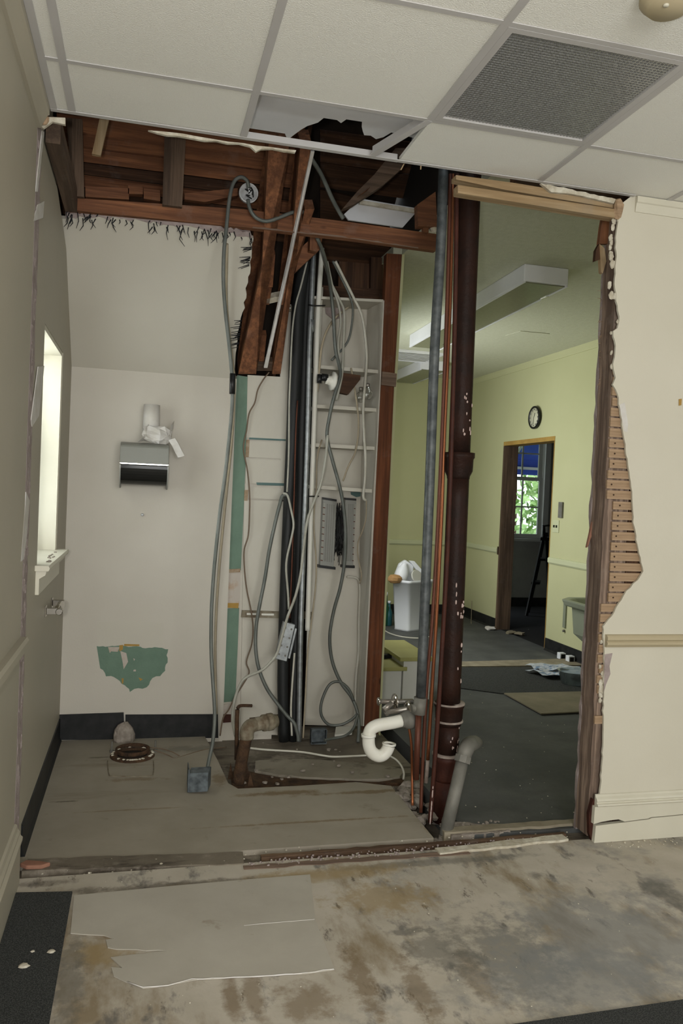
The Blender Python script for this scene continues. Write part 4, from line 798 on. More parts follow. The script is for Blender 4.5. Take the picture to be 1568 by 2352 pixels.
obj('receptacle', MB().obox(c0+V((-.030, .0, 0)), (.012, 0, 0), (0, .022, 0), (0, 0, .036)), 'black_plastic', t)
for dz in (-.018, .018): obj('screw', MB().lathe(c0+V((-.044, 0, dz)), (-1, 0, 0), [(0, .007), (.006, .006), (.007, 0)], 8), 'copper', t)
c0 = PY(655, 1474, 1.42); dn = (PY(645, 1515, 1.42)-PY(664, 1434, 1.42))/2; sd = (PY(675, 1440, 1.42)-PY(652, 1434, 1.42))/2
t = thing('hanging_box', 'perforated galvanised metal box hanging in front of the black pipes', 'junction box', PY(645, 1520, 1.42))
obj('shell', MB().obox(c0+V((0, .02, 0)), sd*1.15, (0, .02, 0), dn*1.05), 'galv', t, bevel=.003)
obj('cover_lip', MB().obox(c0+sd*1.45+V((0, .025, 0)), sd*.18, (0, .022, 0), dn*.85), 'galv', t)
for i in range(4):
    for j in (-.6, .6):
        obj('knockout', MB().lathe(c0+dn*(-.75+i*.5)+sd*j, (0, -1, 0), [(-.001, .006), (.0015, .006), (.0025, .004), (.0025, .001)], 8), 'galv_dull', t)
c0 = PY(731, 1690, 1.52); c0.z = .02
t = steel_box('floor_box', 'dark square metal box on the debris at the niche foot', c0, (.045, 0, 0), (0, .02, 0), (0, 0, .042), 'galv_blue')
tag(obj('cover_plate', MB().prism([PZ(a, b, -.028) for a, b in [(771, 1673), (812, 1671), (808, 1688), (768, 1692)]], (0, 0, .012)), 'pvc', bevel=.002), 'white cover plate lying on the debris by the niche', 'cover plate')
tg = 'grey telephone terminal blocks'
for (q, lab, side) in (([(742, 1147), (773, 1152), (766, 1302), (735, 1298)], 'left grey telephone terminal block in the niche', -1), ([(793, 1148), (818, 1150), (811, 1299), (788, 1298)], 'right grey telephone terminal block in the niche', 1)):
    t = thing('terminal_block', lab, 'terminal block', PY(*q[3], 1.80), tg)
    P4 = [PY(a, b, 1.77) for a, b in q]
    bo = obj('body', MB().prism([p*1.0 for p in P4], (0, .05, 0)), 'plastic_grey', t, bevel=.002)
    up = (P4[0]-P4[3])/50; w_ = (P4[1]-P4[0])
    for k in range(44):
        p0 = P4[3]+up*(3.5+k) if side < 0 else P4[2]+up*(3.5+k); 
        s_ = w_*(.16 if side < 0 else -.12)
        obj('clip', MB().prism([p0, p0+s_, p0+s_+up*.55, p0+up*.55], (0, -.007, 0)), 'copper_old' if (k*7) % 5 == 0 else 'cable_light', bo)
    mb = MB()
    for rr in range(4):
        for k in range(44):
            p0 = P4[3]+up*(3.5+k)+w_*(.30+rr*.16); mb.prism([p0, p0+w_*.07, p0+w_*.07+up*.5, p0+up*.5], (0, -.003, 0))
    obj('clip_rows', mb, 'galv_dull', bo, kind='stuff')
    obj('foot', MB().prism([P4[3]-w_*.1-up*2, P4[2]+w_*.15-up*2, P4[2]+w_*.15, P4[3]-w_*.1], (0, .05, 0)), 'black_plastic', t)
    obj('cap', MB().prism([P4[0], P4[1], P4[1]+up*1.6, P4[0]+up*1.6], (0, .04, 0)), 'black_plastic', t)
mb = MB(); rnd = random.Random(23)
for k in range(46):
    x = rnd.uniform(772, 788); ps = []
    y = rnd.uniform(1150, 1200)
    for i in range(5): ps.append(PY(x+rnd.uniform(-5, 5)-(y-1150)*.035, y, 1.79+rnd.uniform(-.02, .01))); y += rnd.uniform(15, 28)
    mb.tube(ps, .0026, 4, sub=2)
t = tag(obj('wire_tangle', mb, 'black_plastic', kind='stuff'), 'dark tangle of wires between the two terminal blocks', 'wires')

# ================================================================== RIGHT PIPE GROUP
t = thing('steel_pipe', 'tall mottled grey steel pipe left of the copper tubes', 'pipe', PY(955, 1800, .33))
obj('tube', MB().tube([PY(1018, 385, .33), PY(1012, 560, .33), PY(998, 800, .33), PY(985, 1150, .33), PY(966, 1600, .33)], .0225, 14), 'steel_dark', t)
obj('tee_fitting', MB().tube([PY(965, 1602, .33), PY(961, 1640, .33)], .029, 14, False).tube([PY(963, 1625, .33), PY(945, 1628, .33)], .02, 10, False), 'galv_dull', t)
obj('lower_tube', MB().tube([PY(961, 1640, .33), PY(955, 1790, .33)], .014, 10, False), 'copper_old', t)
cpg = 'copper tubes beside the iron soil pipe'
def cop(pts, r, mat, lab, drips=0):
    t = thing('copper_tube', lab, 'pipe', pxs(pts)[-1], cpg)
    obj('tube', MB().tube(pxs(pts), r, 9), mat, t)
    if drips:
        mb = MB(); P_ = pxs(pts); rnd = random.Random(3)
        for k in range(26):
            a, b = P_[-2], P_[-1]; q = a+(b-a)*rnd.random()+V((-.003, -r, 0)); mb.lump(q, .003, .002, rnd.uniform(.006, .018), rnd, 5, 3)
        obj('paint_drips', mb, 'drips', t, kind='stuff')
cop([(1034, 400, .36), (1026, 700, .36), (1010, 1100, .36), (994, 1400, .36), (980, 1570, .36), (970, 1760, .36), (966, 1866, .34)], .0085, 'copper_old', 'first copper tube next to the steel pipe, reaching the floor hole')
cop([(1040, 400, .40), (1033, 700, .40), (1020, 1000, .40), (1014, 1180, .40), (1003, 1400, .40), (992, 1580, .40), (982, 1745, .40)], .0085, 'copper', 'middle bright copper tube with a cut lower end')
cop([(1049, 400, .31), (1045, 700, .31), (1037, 1000, .31), (1028, 1250, .31), (1014, 1500, .31), (1005, 1650, .31), (994, 1800, .31), (987, 1888, .31)], .0105, 'cast_red', 'brown painted copper tube nearest the iron pipe, with white drips', 1)
obj('tube_end', MB().tube([PY(982, 1746, .40), PY(978, 1798, .40)], .009, 9, False), 'lead', bpy.data.objects['copper_tube.001'])
cable('supply_tube', [(938, 1668, .40), (942, 1690, .40), (945, 1720, .40), (946, 1780, .40), (947, 1850, .34)], .0065, 'copper', 'slim copper supply tube dropping from the valves to the floor', 'pipe', n=8)
t = thing('soil_pipe', 'tall dark brown cast iron soil pipe with collars', 'pipe', PY(1022, 1880, .40))
ax = lambda y: PY(1078-(y-440)*.0395+ (0), y, .40)
obj('upper_barrel', MB().tube([ax(385), ax(700), ax(1040)], .0505, 20), 'cast_iron', t)
def hub(y0, y1, r0, r1, nm, mat, lip=True):
    a, b = ax(y0), ax(y1); h = (b-a).length
    obj(nm, MB().lathe(a, b-a, [(0, r0*.8), (0, r0), (h*.18, r0), (h*.24, r0*.93), (h*.7, r0*.90), (h*.9, r1*1.02), (h, r1), (h, .02)], 22), mat, t)
hub(1040, 1100, .072, .052, 'bell_collar', 'cast_iron')
obj('middle_barrel', MB().tube([ax(1095), ax(1350), ax(1620)], .0505, 20), 'cast_iron', t)
hub(1612, 1664, .070, .058, 'bell_collar', 'cast_iron')
for y, r_ in ((1612, .071), (1652, .066)): obj('lead_ring', MB().lathe(ax(y), ax(y+6)-ax(y), [(0, .045), (0, r_), (.008, r_+.002), (.010, .05)], 22), 'lead', t)
obj('lower_barrel', MB().tube([ax(1660), ax(1735)], .052, 20, False), 'cast_iron', t)
obj('lead_ring', MB().lathe(ax(1728), ax(1735)-ax(1728), [(0, .045), (0, .070), (.009, .072), (.011, .05)], 22), 'lead', t)
hub(1733, 1790, .068, .060, 'base_collar', 'cast_red')
obj('base_barrel', MB().tube([ax(1785), ax(1885)], .0585, 20, False), 'cast_red', t)
mb = MB(); rnd = random.Random(15)
for k in range(40):
    y = rnd.choice([rnd.uniform(1350, 1600), rnd.uniform(1340, 1420), rnd.uniform(900, 1000), rnd.uniform(1660, 1720)]); an = rnd.uniform(-.2, .95)
    p = ax(y)+V((math.sin(an)*.0505, -math.cos(an)*.0505, 0)); mb.lump(p, .004, .003, rnd.uniform(.004, .013), rnd, 5, 3)
obj('paint_flecks', mb, 'drips', t, kind='stuff')
t = thing('galvanised_stub', 'leaning galvanised drain pipe with elbow in front of the iron pipe', 'pipe', PZ(1022, 1908))
p0, p1 = PZ(1022, 1910, .0), PY(1062, 1745, .26)
obj('tube', MB().tube([p0-V((0, 0, .02)), p1], .0285, 14, False), 'galv_dull', t)
dd = (p1-p0).normalized()
obj('nut', MB().lathe(p1-dd*.012, dd, [(0, .037), (0, .038), (.03, .038), (.03, .03)], 8), 'galv_dull', t)
obj('elbow', MB().tube([p1+dd*.01, PY(1070, 1722, .27), PY(1078, 1710, .30), PY(1090, 1706, .37), PY(1098, 1706, .42)], [.033, .036, .036, .033, .022], 14), 'galv_dull', t)
# pvc trap and valves
t = thing('drain_trap', 'white plastic drain trap hanging from the steel pipe tee', 'drain trap', PY(868, 1750, .38))
obj('tailpiece', MB().tube(pxs([(922, 1655, .38), (900, 1660, .38), (876, 1664, .38), (862, 1668, .38), (851, 1676, .38), (846, 1690, .38)]), .0285, 16), 'pvc', t)
obj('bend', MB().tube(pxs([(846, 1692, .38), (847, 1712, .38), (854, 1728, .38), (868, 1736, .38), (880, 1733, .38), (888, 1724, .38), (893, 1712, .38)]), .0285, 16, caps=False).tube(pxs([(893, 1714, .38), (888, 1726, .38), (880, 1733, .38)]), .024, 16, caps=False), 'pvc', t)
obj('slip_nut', MB().tube(pxs([(846, 1686, .38), (846, 1692, .38)]), .034, 10, False), 'pvc', t)
mb = MB(); pp = PY(893, 1711, .38); mb.lathe(pp, (.08, .0, 1), [(0, .0245), (0, .032), (.008, .032), (.008, .0245)], 16, caps=False)
obj('rim', mb, 'pvc', t)
obj('coupling', MB().lathe(PY(920, 1655, .38), (1, .1, .08), [(0, .026), (.005, .034), (.016, .034), (.02, .04), (.04, .044), (.055, .044), (.065, .03), (.075, .03)], 12), 'galv_dull', t)
t = thing('supply_valves', 'pair of dirty chrome supply valves with wall flanges above the drain trap', 'valve', PY(905, 1645, .45))
obj('upper_pipe', MB().tube(pxs([(872, 1611, .46), (905, 1612, .46), (948, 1610, .45)]), .011, 10, False), 'chrome_dirty', t)
obj('lower_pipe', MB().tube(pxs([(885, 1636, .43), (920, 1631, .42), (960, 1622, .38)]), .013, 10, False), 'chrome_dirty', t)
obj('stop_valve', MB().tube(pxs([(880, 1631, .43), (900, 1615, .44)]), .014, 8, False).tube(pxs([(886, 1634, .43), (890, 1642, .43)]), .012, 8, False), 'chrome_dirty', t)
obj('handle', MB().lathe(PY(872, 1611, .46), (-1, 0, 0), [(0, .016), (.004, .020), (.010, .018), (.012, .005)], 10), 'chrome', t)
for x, y, d in ((907, 1611, .455), (937, 1627, .40)): obj('flange', MB().lathe(PY(x, y, d), (-1, -.15, 0), [(0, .036), (.003, .036), (.010, .018), (.010, .005)], 18), 'chrome', t)
# ================================================================== LEFT DRAIN STUB
t = thing('drain_stub', 'rusty drain pipe with dirty elbow rising from the floor groove', 'pipe', PY(550, 1795, .86))
obj('riser', MB().tube(pxs([(547, 1798, .87), (556, 1740, .87), (566, 1690, .88)]), .030, 14), 'rust', t)
obj('elbow', MB().tube(pxs([(566, 1696, .88), (567, 1680, .88), (575, 1668, .89), (588, 1664, .91)]), [.036, .036, .036, .034], 14), 'brass_dirty', t)
obj('coupling', MB().lathe(PY(586, 1664, .90), (1, .35, .04), [(0, .03), (.005, .034), (.04, .034), (.042, .042), (.06, .042), (.062, .036), (.07, .044), (.095, .044), (.10, .036), (.12, .032), (.122, .01)], 14), 'brass_dirty', t)
t = thing('bent_rod', 'rusty bent metal bar standing beside the drain elbow', 'bar', PY(544, 1730, .9))
obj('bar', MB().tube(pxs([(543, 1745, .92), (544, 1650, .92), (545, 1630, .92)]), .011, 6, False), 'rust', t)
obj('arm', MB().tube(pxs([(545, 1628, .92), (552, 1621, .93), (578, 1621, .95)]), .009, 6), 'rust', t)
cable('steel_rod', [(573, 1650, 1.4), (638, 1642, 1.45)], .0035, 'rust', 'thin dark rod poking out above the dirty elbow', 'rod')
mb = MB(); rnd = random.Random(29)
for x, y in ((523, 1762), (535, 1770), (560, 1765), (568, 1778)):
    a = PZ(x, y+28, -.02); mb.prism([a, a+V((.03, 0, 0)), a+V((.012, .005, rnd.uniform(.06, .1)))], (0, .006, 0))
obj('floor_splinters', mb, 'rust', fv, kind='stuff')
mb = MB()
for k in range(26):
    x, y = rnd.uniform(.5, 1.35), rnd.uniform(.84, 1.6); s = rnd.uniform(.004, .012); mb.lump((x, y, -.03 if y > 1.17 else 0.0), s*1.3, s*1.3, s*.6, rnd, 6, 3)
for k in range(70):
    x, y = rnd.uniform(1.27, 1.42), rnd.uniform(.14, .78); s = rnd.uniform(.010, .028)
    if (x-1.315)**2+(y-.33)**2 < .0045: continue
    mb.lump((x, y, -.06+.05*rnd.random()), s*1.3, s*1.3, s*.9, rnd, 6, 4)
for k in range(80):
    x, y = rnd.uniform(1.32, 1.62), rnd.uniform(.135, .26); s = rnd.uniform(.004, .012); mb.lump((x, y, .002), s, s, s*.7, rnd, 6, 3)
obj('rubble', mb, 'rubble', ch, kind='stuff')
obj('broken_edge', MB().prism([V((p.x, p.y, -.10)) for p in jag([V((1.345, .135, 0)), V((1.62, .135, 0)), V((1.60, .17, 0)), V((1.47, .25, 0)), V((1.42, .27, 0)), V((1.36, .20, 0))], .008, .03, 30, (1, 0, 0), (0, 1, 0))], (0, 0, .104)), 'rubble', ch)

# ================================================================== ALCOVE FITTINGS
t = thing('towel_dispenser', 'grey and black paper towel dispenser on the alcove back wall', 'dispenser', PY(333, 1118, 1.55))
a, b, c, d = PY(277, 1013, 1.46), PY(389, 1013, 1.46), PY(389, 1117, 1.46), PY(277, 1117, 1.46)
X0, X1, Z1, Z0 = a.x, b.x, a.z, d.z; zm = PY(333, 1066, 1.44).z
def pr(pts, x0, x1): return MB().prism([(x0, y, z) for y, z in pts], (x1-x0, 0, 0))
def arc(y0, z0, ry, rz, t0, t1, n=8): return [(y0+ry*math.cos(math.radians(t0+(t1-t0)*i/n)), z0+rz*math.sin(math.radians(t0+(t1-t0)*i/n))) for i in range(n+1)]
obj('top_cover', pr([(1.648, zm)]+[(1.648, Z1)]+arc(1.53, Z1-.03, .085, .03, 90, 180, 6)+[(1.437, zm)], X0, X1), 'dispenser_grey', t, bevel=.003)
obj('front_cover', pr([(1.648, Z0+.004), (1.648, zm-.002), (1.437, zm-.002)]+arc(1.53, zm-.01, .105, zm-Z0-.02, 180, 265, 10), X0+.006, X1-.006), 'smoke_plastic', t)
obj('seam', MB().box(X0, X1, 1.4345, 1.45, zm-.004, zm+.002), 'chrome', t)
for x in (X0, X1-.006): obj('side_rim', pr([(1.648, Z0-.006), (1.648, zm)]+[(1.435, zm)]+arc(1.53, zm-.01, .108, zm-Z0, 180, 265, 10), x, x+.006), 'plastic_grey', t)
tc = bpy.data.curves.new('lettering', 'FONT'); tc.body = '\u25a0 Kimberly-Clark'; tc.size = .0085; tc.extrude = .0003
to = bpy.data.objects.new('tmp', tc); C.objects.link(to); bpy.context.view_layer.update()
me = bpy.data.meshes.new_from_object(to.evaluated_get(bpy.context.evaluated_depsgraph_get())); bpy.data.objects.remove(to)
me.materials.clear(); me.materials.append(M['print'])
lt = bpy.data.objects.new('lettering', me); C.objects.link(lt); lt.parent = t
lt.location = V((X0+.018, 1.4405, zm+.010))-t.location; lt.rotation_euler = (math.radians(88), 0, 0)
t = thing('paper_roll', 'white cardboard roll standing in crumpled paper on the towel dispenser', 'paper roll', PY(350, 1014, 1.55))
bz = Z1
cx = PY(347, 980, 1.55).x
obj('tube', MB().lathe((cx, 1.55, bz+.055), (.0, 0, 1), [(0, .047), (PY(347, 930, 1.55).z-bz-.055, .044), (PY(347, 930, 1.55).z-bz-.056, .038), (.02, .038)], 20), 'white_paper', t)
obj('lower_roll', MB().lathe((cx+.004, 1.545, bz+.012), (.05, 0, 1), [(0, .042), (.045, .047), (.06, .047), (.06, .03)], 20), 'white_paper', t)
def ribbon(pts, wv, th=.002):
    P_ = [V(p) for p in pts]; w_ = V(wv); mb = MB(); n = len(P_)
    mb.add(P_+[p+w_ for p in P_]+[p+V((0, -th, th)) for p in P_]+[p+w_+V((0, -th, th)) for p in P_], [[i, i+1, n+i+1, n+i] for i in range(n-1)]+[[2*n+i, 3*n+i, 3*n+i+1, 2*n+i+1] for i in range(n-1)]+[[i, 2*n+i, 2*n+i+1, i+1] for i in range(n-1)]+[[n+i, n+i+1, 3*n+i+1, 3*n+i] for i in range(n-1)])
    return mb
obj('crumpled_sheet', ribbon([(cx-.03, 1.47, bz+.075), (cx-.025, 1.455, bz+.03), (cx+.01, 1.45, bz+.005), (cx+.06, 1.46, bz+.015), (cx+.10, 1.48, bz+.05), (cx+.105, 1.50, bz+.10)], (.02, .05, .035)), 'white_paper', t)
obj('crumpled_sheet', ribbon([(cx-.07, 1.48, bz+.0), (cx-.045, 1.465, bz+.025), (cx-.03, 1.47, bz+.05), (cx-.045, 1.48, bz+.085)], (.03, .03, .01)), 'white_paper', t)
obj('paper_wad', MB().lump((cx+.035, 1.50, bz+.045), .085, .05, .05, random.Random(14), 9, 6, .22), 'white_paper', t)
obj('paper_tail', ribbon([(cx+.095, 1.49, bz+.02), (cx+.115, 1.48, bz-.01), (cx+.135, 1.475, bz-.05), (cx+.15, 1.475, bz-.075)], (.035, .0, .012)), 'white_paper', t)
tag(obj('wall_screw', MB().lathe(PY(327, 1182, 1.648), (0, -1, 0), [(0, .004), (.012, .004), (.012, .009), (.016, .008), (.018, .001)], 10), 'box_bright'), 'single shiny screw in the wall below the paper towel dispenser', 'screw')
t = thing('paper_holder', 'small chrome toilet paper holder on the alcove left wall', 'paper holder', (-.414, 1.13, .86))
for y in (.76, 1.02):
    obj('post', MB().box(-.412, -.406, y-.02, y+.02, .845, .895).box(-.406, -.352, y-.009, y+.009, .855, .885), 'chrome', t, bevel=.002)
obj('roller', MB().tube([(-.360, .77, .870), (-.360, .83, .870), (-.360, .95, .870), (-.360, 1.01, .870)], [.013, .020, .020, .013], 12, False), 'chrome', t)
obj('end_cap', MB().lathe((-.350, .735, .870), (0, 1, 0), [(0, .013), (.004, .016), (.014, .016), (.016, .01)], 12), 'chrome', t)
tag(obj('plaster_mound', MB().lump(PY(284, 1697, 1.60)+V((0, 0, .012)), .06, .045, .085, random.Random(2), 14, 9, .05), 'rubble'), 'small mound of plaster against the black baseboard', 'plaster')
c0 = PZ(304, 1736)
t = thing('floor_flange', 'rusty ring of the removed toilet flange on the alcove floor', 'flange', c0)
obj('ring', MB().lathe(c0, (0, 0, 1), [(0, .118), (.010, .114), (.014, .10), (.016, .09), (.010, .08), (.002, .076)], 26, caps=False), 'rust', t)
obj('drain_mouth', MB().lathe(c0+V((.0, .06, .0)), (0, 0, 1), [(.001, .09), (.022, .092), (.024, .082), (.006, .078)], 26, caps=False), 'rust', t)
obj('drain_shade', MB().lathe(c0+V((.0, .02, .0)), (0, 0, 1), [(.001, .08), (.0045, .08), (.005, .001)], 20), 'void_dark', t)  # black disc above the floor, painted for the drain's shaded depth
for dx, dy in ((-.11, .07), (.12, .06)): obj('bolt', MB().lathe(c0+V((dx, dy, 0)), (0, 0, 1), [(0, .012), (.012, .012), (.013, .005), (.06, .005)], 8), 'galv_dull', t)
mb = MB(); rnd = random.Random(41)
for k in range(28):
    an = rnd.uniform(0, 6.28); mb.lump(c0+V((math.cos(an)*.105, math.sin(an)*.105, .012)), .009, .006, .006, rnd, 5, 3)
obj('wax_crumbs', mb, 'plaster_edge', t, kind='stuff')
mb = MB(); pt = [PZ(x, y, .0) for x, y in [(247, 1748), (250, 1778), (262, 1783), (340, 1783), (352, 1775), (352, 1748)]]
obj('caulk_line', MB().tube([p+V((0, 0, .001)) for p in pt], .0028, 5), 'brass_dirty', t)
q = [PZ(x, y, .004) for x, y in [(45, 1992), (60, 1984), (92, 1986), (116, 1990), (95, 1997), (60, 1998)]]
tag(obj('clay_shard', MB().prism(q, (0, 0, .016)), 'terracotta', bevel=.004), 'reddish clay shard on the floor by the left wall', 'shard')
# ================================================================== NEAR FLOOR COVERINGS
q = [PZ(x, y) for x, y in [(34, 2055), (166, 2052), (113, 2352)]]; dn = (q[2]-q[1])
c_ = MB().prism([V((-.384, q[0].y, .001)), V((q[1].x, q[1].y, .001)), V((q[1].x+dn.x*4, q[1].y+dn.y*4, .001)), V((-.384, q[1].y+dn.y*4, .001))], (0, 0, .007))
cp = obj('carpet_remnant', c_, 'carpet_near'); tag(cp, 'dark carpet remnant on the floor along the left wall', 'carpet')
for x, y, k in ((55, 2219, .012), (118, 2185, .009), (75, 2185, .005)): tag(obj('plaster_chip', MB().lump(PZ(x, y, .010), k*1.4, k, k*.5, random.Random(x), 7, 4), 'plaster_edge'), {55: 'largest pale chip on the dark carpet remnant', 118: 'pale chip near the edge of the dark carpet remnant', 75: 'tiny pale chip on the dark carpet remnant'}[x], 'chip')
a, b = PZ(1225, 2352), PZ(1568, 2302); d = (b-a).normalized(); n_ = V((d.y, -d.x, 0))
tag(obj('carpet_edge', MB().prism([V((p.x, p.y, .001)) for p in (a-d*.5, b+d*3, b+d*3+n_*1.2, a-d*.5+n_*1.2)], (0, 0, .008)), 'carpet_near'), 'edge of dark carpet at the lower right corner', 'carpet')
te_ = [(170, 2058), (400, 2036), (560, 2022), (712, 2010), (724, 2115), (768, 2228)]
tl = [(700, 2238), (560, 2245), (440, 2252), (385, 2265), (330, 2270), (290, 2255), (262, 2243), (258, 2222), (282, 2225), (252, 2200), (385, 2186), (245, 2180), (243, 2160), (265, 2158), (240, 2150), (200, 2148), (162, 2145)]
pp = [PZ(x, y, .001) for x, y in te_]+jag([PZ(x, y, .001) for x, y in tl], .004, .03, 71, (1, 0, 0), (0, 1, 0))
sh = tag(obj('floor_sheet', MB().prism(pp, (0, 0, .003)), 'floor_sheet'), 'pale torn sheet of floor covering left of the middle of the near floor', 'floor covering')
lnp = [PZ(x, y, .0035) for x, y in [(292, 2255), (330, 2268), (385, 2263), (440, 2250), (560, 2243), (700, 2236), (766, 2226)]]
obj('torn_edge', MB().tube(jag(lnp, .003, .03, 72, (1, 0, 0), (0, 1, 0)), .0022, 5, False), 'white_paper', sh)
lnp = [PZ(x, y, .0035) for x, y in [(560, 2126), (600, 2122), (660, 2117), (722, 2112)]]
obj('torn_edge', MB().tube(lnp, .0018, 5, False), 'white_paper', sh)
mb = MB(); rnd = random.Random(51)
for k in range(90):
    x, y = rnd.uniform(60, 1560), rnd.uniform(1960, 2340); p = PZ(x, y); 
    if p.y > -.02 or p.x < -.37: continue
    s = rnd.uniform(.001, .0028); mb.lump(p+V((0, 0, .002+s*.3)), s, s, s*.7, rnd, 5, 3)
for k in range(60):
    x, y = rnd.uniform(1365, 1560), rnd.uniform(1936, 1948)-(0); p = V((rnd.uniform(1.95, 2.6), rnd.uniform(-.09, -.03), .003)); s = rnd.uniform(.002, .006); mb.lump(p, s, s, s*.7, rnd, 5, 3)
obj('floor_crumbs', mb, 'plaster_edge', fl_, kind='stuff')
# ================================================================== GREEN ROOM CONTENTS
def fluo(x0, x1, y0, y1, z0, label, dx=0.0):
    t = thing('fluorescent_light', label, 'ceiling light', ((x0+x1)/2, (y0+y1)/2, 2.92), 'surface lights of the green room')
    obj('housing', MB().prism([(x0, y0, z0), (x1, y0, z0), (x1+dx, y1, z0), (x0+dx, y1, z0)], (0, 0, 2.919-z0)), 'lamp_white', t, bevel=.004)
    obj('diffuser', MB().prism([(x0+.012, y0+.02, z0-.006), (x1-.012, y0+.02, z0-.006), (x1-.012+dx, y1-.02, z0-.006), (x0+.012+dx, y1-.02, z0-.006)], (0, 0, .006)), 'lens', t)
    for x in (x0, x1-.012): obj('side_rail', MB().prism([(x, y0, z0-.010), (x+.012, y0, z0-.010), (x+.012+dx, y1, z0-.010), (x+dx, y1, z0-.010)], (0, 0, .010)), 'lamp_white', t)
    for yy in (y0+.3, y1-.3): obj('latch', MB().box(x1-.004, x1+.006, yy-.05, yy+.05, z0-.012, z0+.004), 'chrome', t)
fluo(2.225, 2.525, 1.50, 3.90, 2.815, 'long white fluorescent light on the green room ceiling', .07)
a = PZ(915, 868, 2.82); b = PZ(972, 842, 2.82)
fluo(a.x, a.x+.30, 5.1, 6.2, 2.82, 'distant white fluorescent light behind the ceiling vent')
p0 = PZ(915, 808, 2.91); p1 = PZ(990, 815, 2.91)
t = thing('ceiling_vent', 'slatted air vent on the green room ceiling', 'vent', (p0.x+.25, p0.y+.15, 2.919))
obj('frame', MB().box(p0.x-.1, p0.x-.07, p0.y-.1, p0.y+.45, 2.895, 2.919).box(p0.x+.42, p0.x+.45, p0.y-.1, p0.y+.45, 2.895, 2.919).box(p0.x-.07, p0.x+.42, p0.y-.1, p0.y-.07, 2.895, 2.919).box(p0.x-.07, p0.x+.42, p0.y+.42, p0.y+.45, 2.895, 2.919), 'lamp_white', t)
for k in range(7): obj('slat', MB().obox((p0.x+.175, p0.y-.02+k*.065, 2.902), (.244, 0, 0), (0, .022, .012), (0, -.0008, .0012)), 'lamp_white', t)
t = thing('wall_clock', 'round black rimmed clock on the green wall above the doorway', 'clock', (3.9, 4.49, 2.20))
cc = V((3.899, 4.49, 2.318))
obj('rim', MB().lathe(cc, (-1, 0, 0), [(0, .10), (.02, .118), (.035, .118), (.042, .108), (.030, .098)], 28, caps=False), 'black_plastic', t)
fc = obj('face', MB().lathe(cc, (-1, 0, 0), [(0, .05), (0, .1), (.030, .1), (.031, .001)], 28), 'clock_face', t)
obj('hour_hand', MB().beam(cc+V((-.033, 0, 0)), cc+V((-.033, -.02, .045)), V((.001, 0, 0)), V((0, .007, .003))), 'print', t)
obj('minute_hand', MB().beam(cc+V((-.034, 0, 0)), cc+V((-.034, .012, -.07)), V((.001, 0, 0)), V((0, .005, 0))), 'print', t)
for k in range(12):
    an = k*math.pi/6; obj('hour_mark', MB().obox(cc+V((-.032, math.sin(an)*.083, math.cos(an)*.083)), (.0006, 0, 0), (0, .004, 0), (0, 0, .007)), 'print', t)
a, b = PX(1285, 1153, 3.9), PX(1293, 1190, 3.9)
tag(obj('wall_thermostat', MB().box(3.88, 3.8995, b.y, a.y-.01, b.z, a.z), 'galv_dull', bevel=.003), 'slim vertical grey wall control beside the doorway', 'wall control')
a = PX(1277, 1209, 3.9)
t = thing('light_switch', 'double switch plate beside the doorway in the green wall', 'light switch', (3.899, a.y, a.z-.06))
obj('plate', MB().box(3.893, 3.8995, a.y-.058, a.y+.058, a.z-.06, a.z+.06), 'green_lower', t, bevel=.002)
for dy in (-.024, .024): obj('toggle', MB().box(3.882, 3.8925, a.y+dy-.006, a.y+dy+.006, a.z-.012, a.z+.012), 'black_plastic', t)
# wash basin hung on the green wall
t = thing('wall_basin', 'greenish grey wall hung basin seen past the timber post', 'basin', (3.7, 3.4, .25))
yA, yB = 2.50, 3.16; zt = .645
def ring(x0, x1, y0, y1, z): return [V((x1, y0, z)), V((x0+.12, y0, z)), V((x0, y0+.12, z)), V((x0, y1-.12, z)), V((x0+.12, y1, z)), V((x1, y1, z))]
mb = MB(); r0 = ring(3.46, 3.895, yA, yB, zt); r1 = ring(3.51, 3.86, yA+.05, yB-.05, zt); r2 = ring(3.58, 3.84, yA+.15, yB-.15, zt-.12); r3 = ring(3.48, 3.895, yA+.02, yB-.02, zt-.055); r4 = ring(3.54, 3.895, yA+.06, yB-.04, zt-.06); r5 = ring(3.56, 3.895, yA+.08, yB-.05, .36); r6 = ring(3.66, 3.895, yA+.16, yB-.26, .22)
n = 6
def loft(mb, A, B): mb.add(A+B, [[i, (i+1) % n, n+(i+1) % n, n+i] for i in range(n)])
for A, B in ((r2, r1), (r1, r0), (r0, r3), (r3, r4)): loft(mb, A, B)
mb.add(r2, [list(range(6))])
obj('rim', mb, 'porcelain_green', t, bevel=.012)
mb = MB(); loft(mb, r4, r5); loft(mb, r5, r6); mb.add(r6, [list(range(6))]); obj('apron', mb, 'porcelain_green', t)
obj('back_plate', MB().box(3.885, 3.899, 3.70, 3.745, .28, .55), 'porcelain_green', t)
obj('bolt', MB().lathe((3.898, 3.72, .25), (-1, 0, 0), [(0, .012), (.02, .012), (.022, .004)], 8), 'galv_dull', t)
for k, (x, y, lab) in enumerate(((1289, 1505, 'left small white cube by the black base under the basin'), (1309, 1512, 'right small white cube by the black base under the basin'))):
    c0 = PX(x, y, 3.845); t = thing('white_cube', lab, 'cube', c0-V((0, 0, .045)), 'white cubes under the basin')
    obj('body', MB().box(c0.x-.03, c0.x+.03, c0.y-.03, c0.y+.03, c0.z-.045, c0.z+.025), 'white_plastic', t, bevel=.004)
    obj('dark_face', MB().box(c0.x-.02, c0.x+.02, c0.y-.033, c0.y-.0305, c0.z-.032, c0.z+.014), 'black_plastic', t)
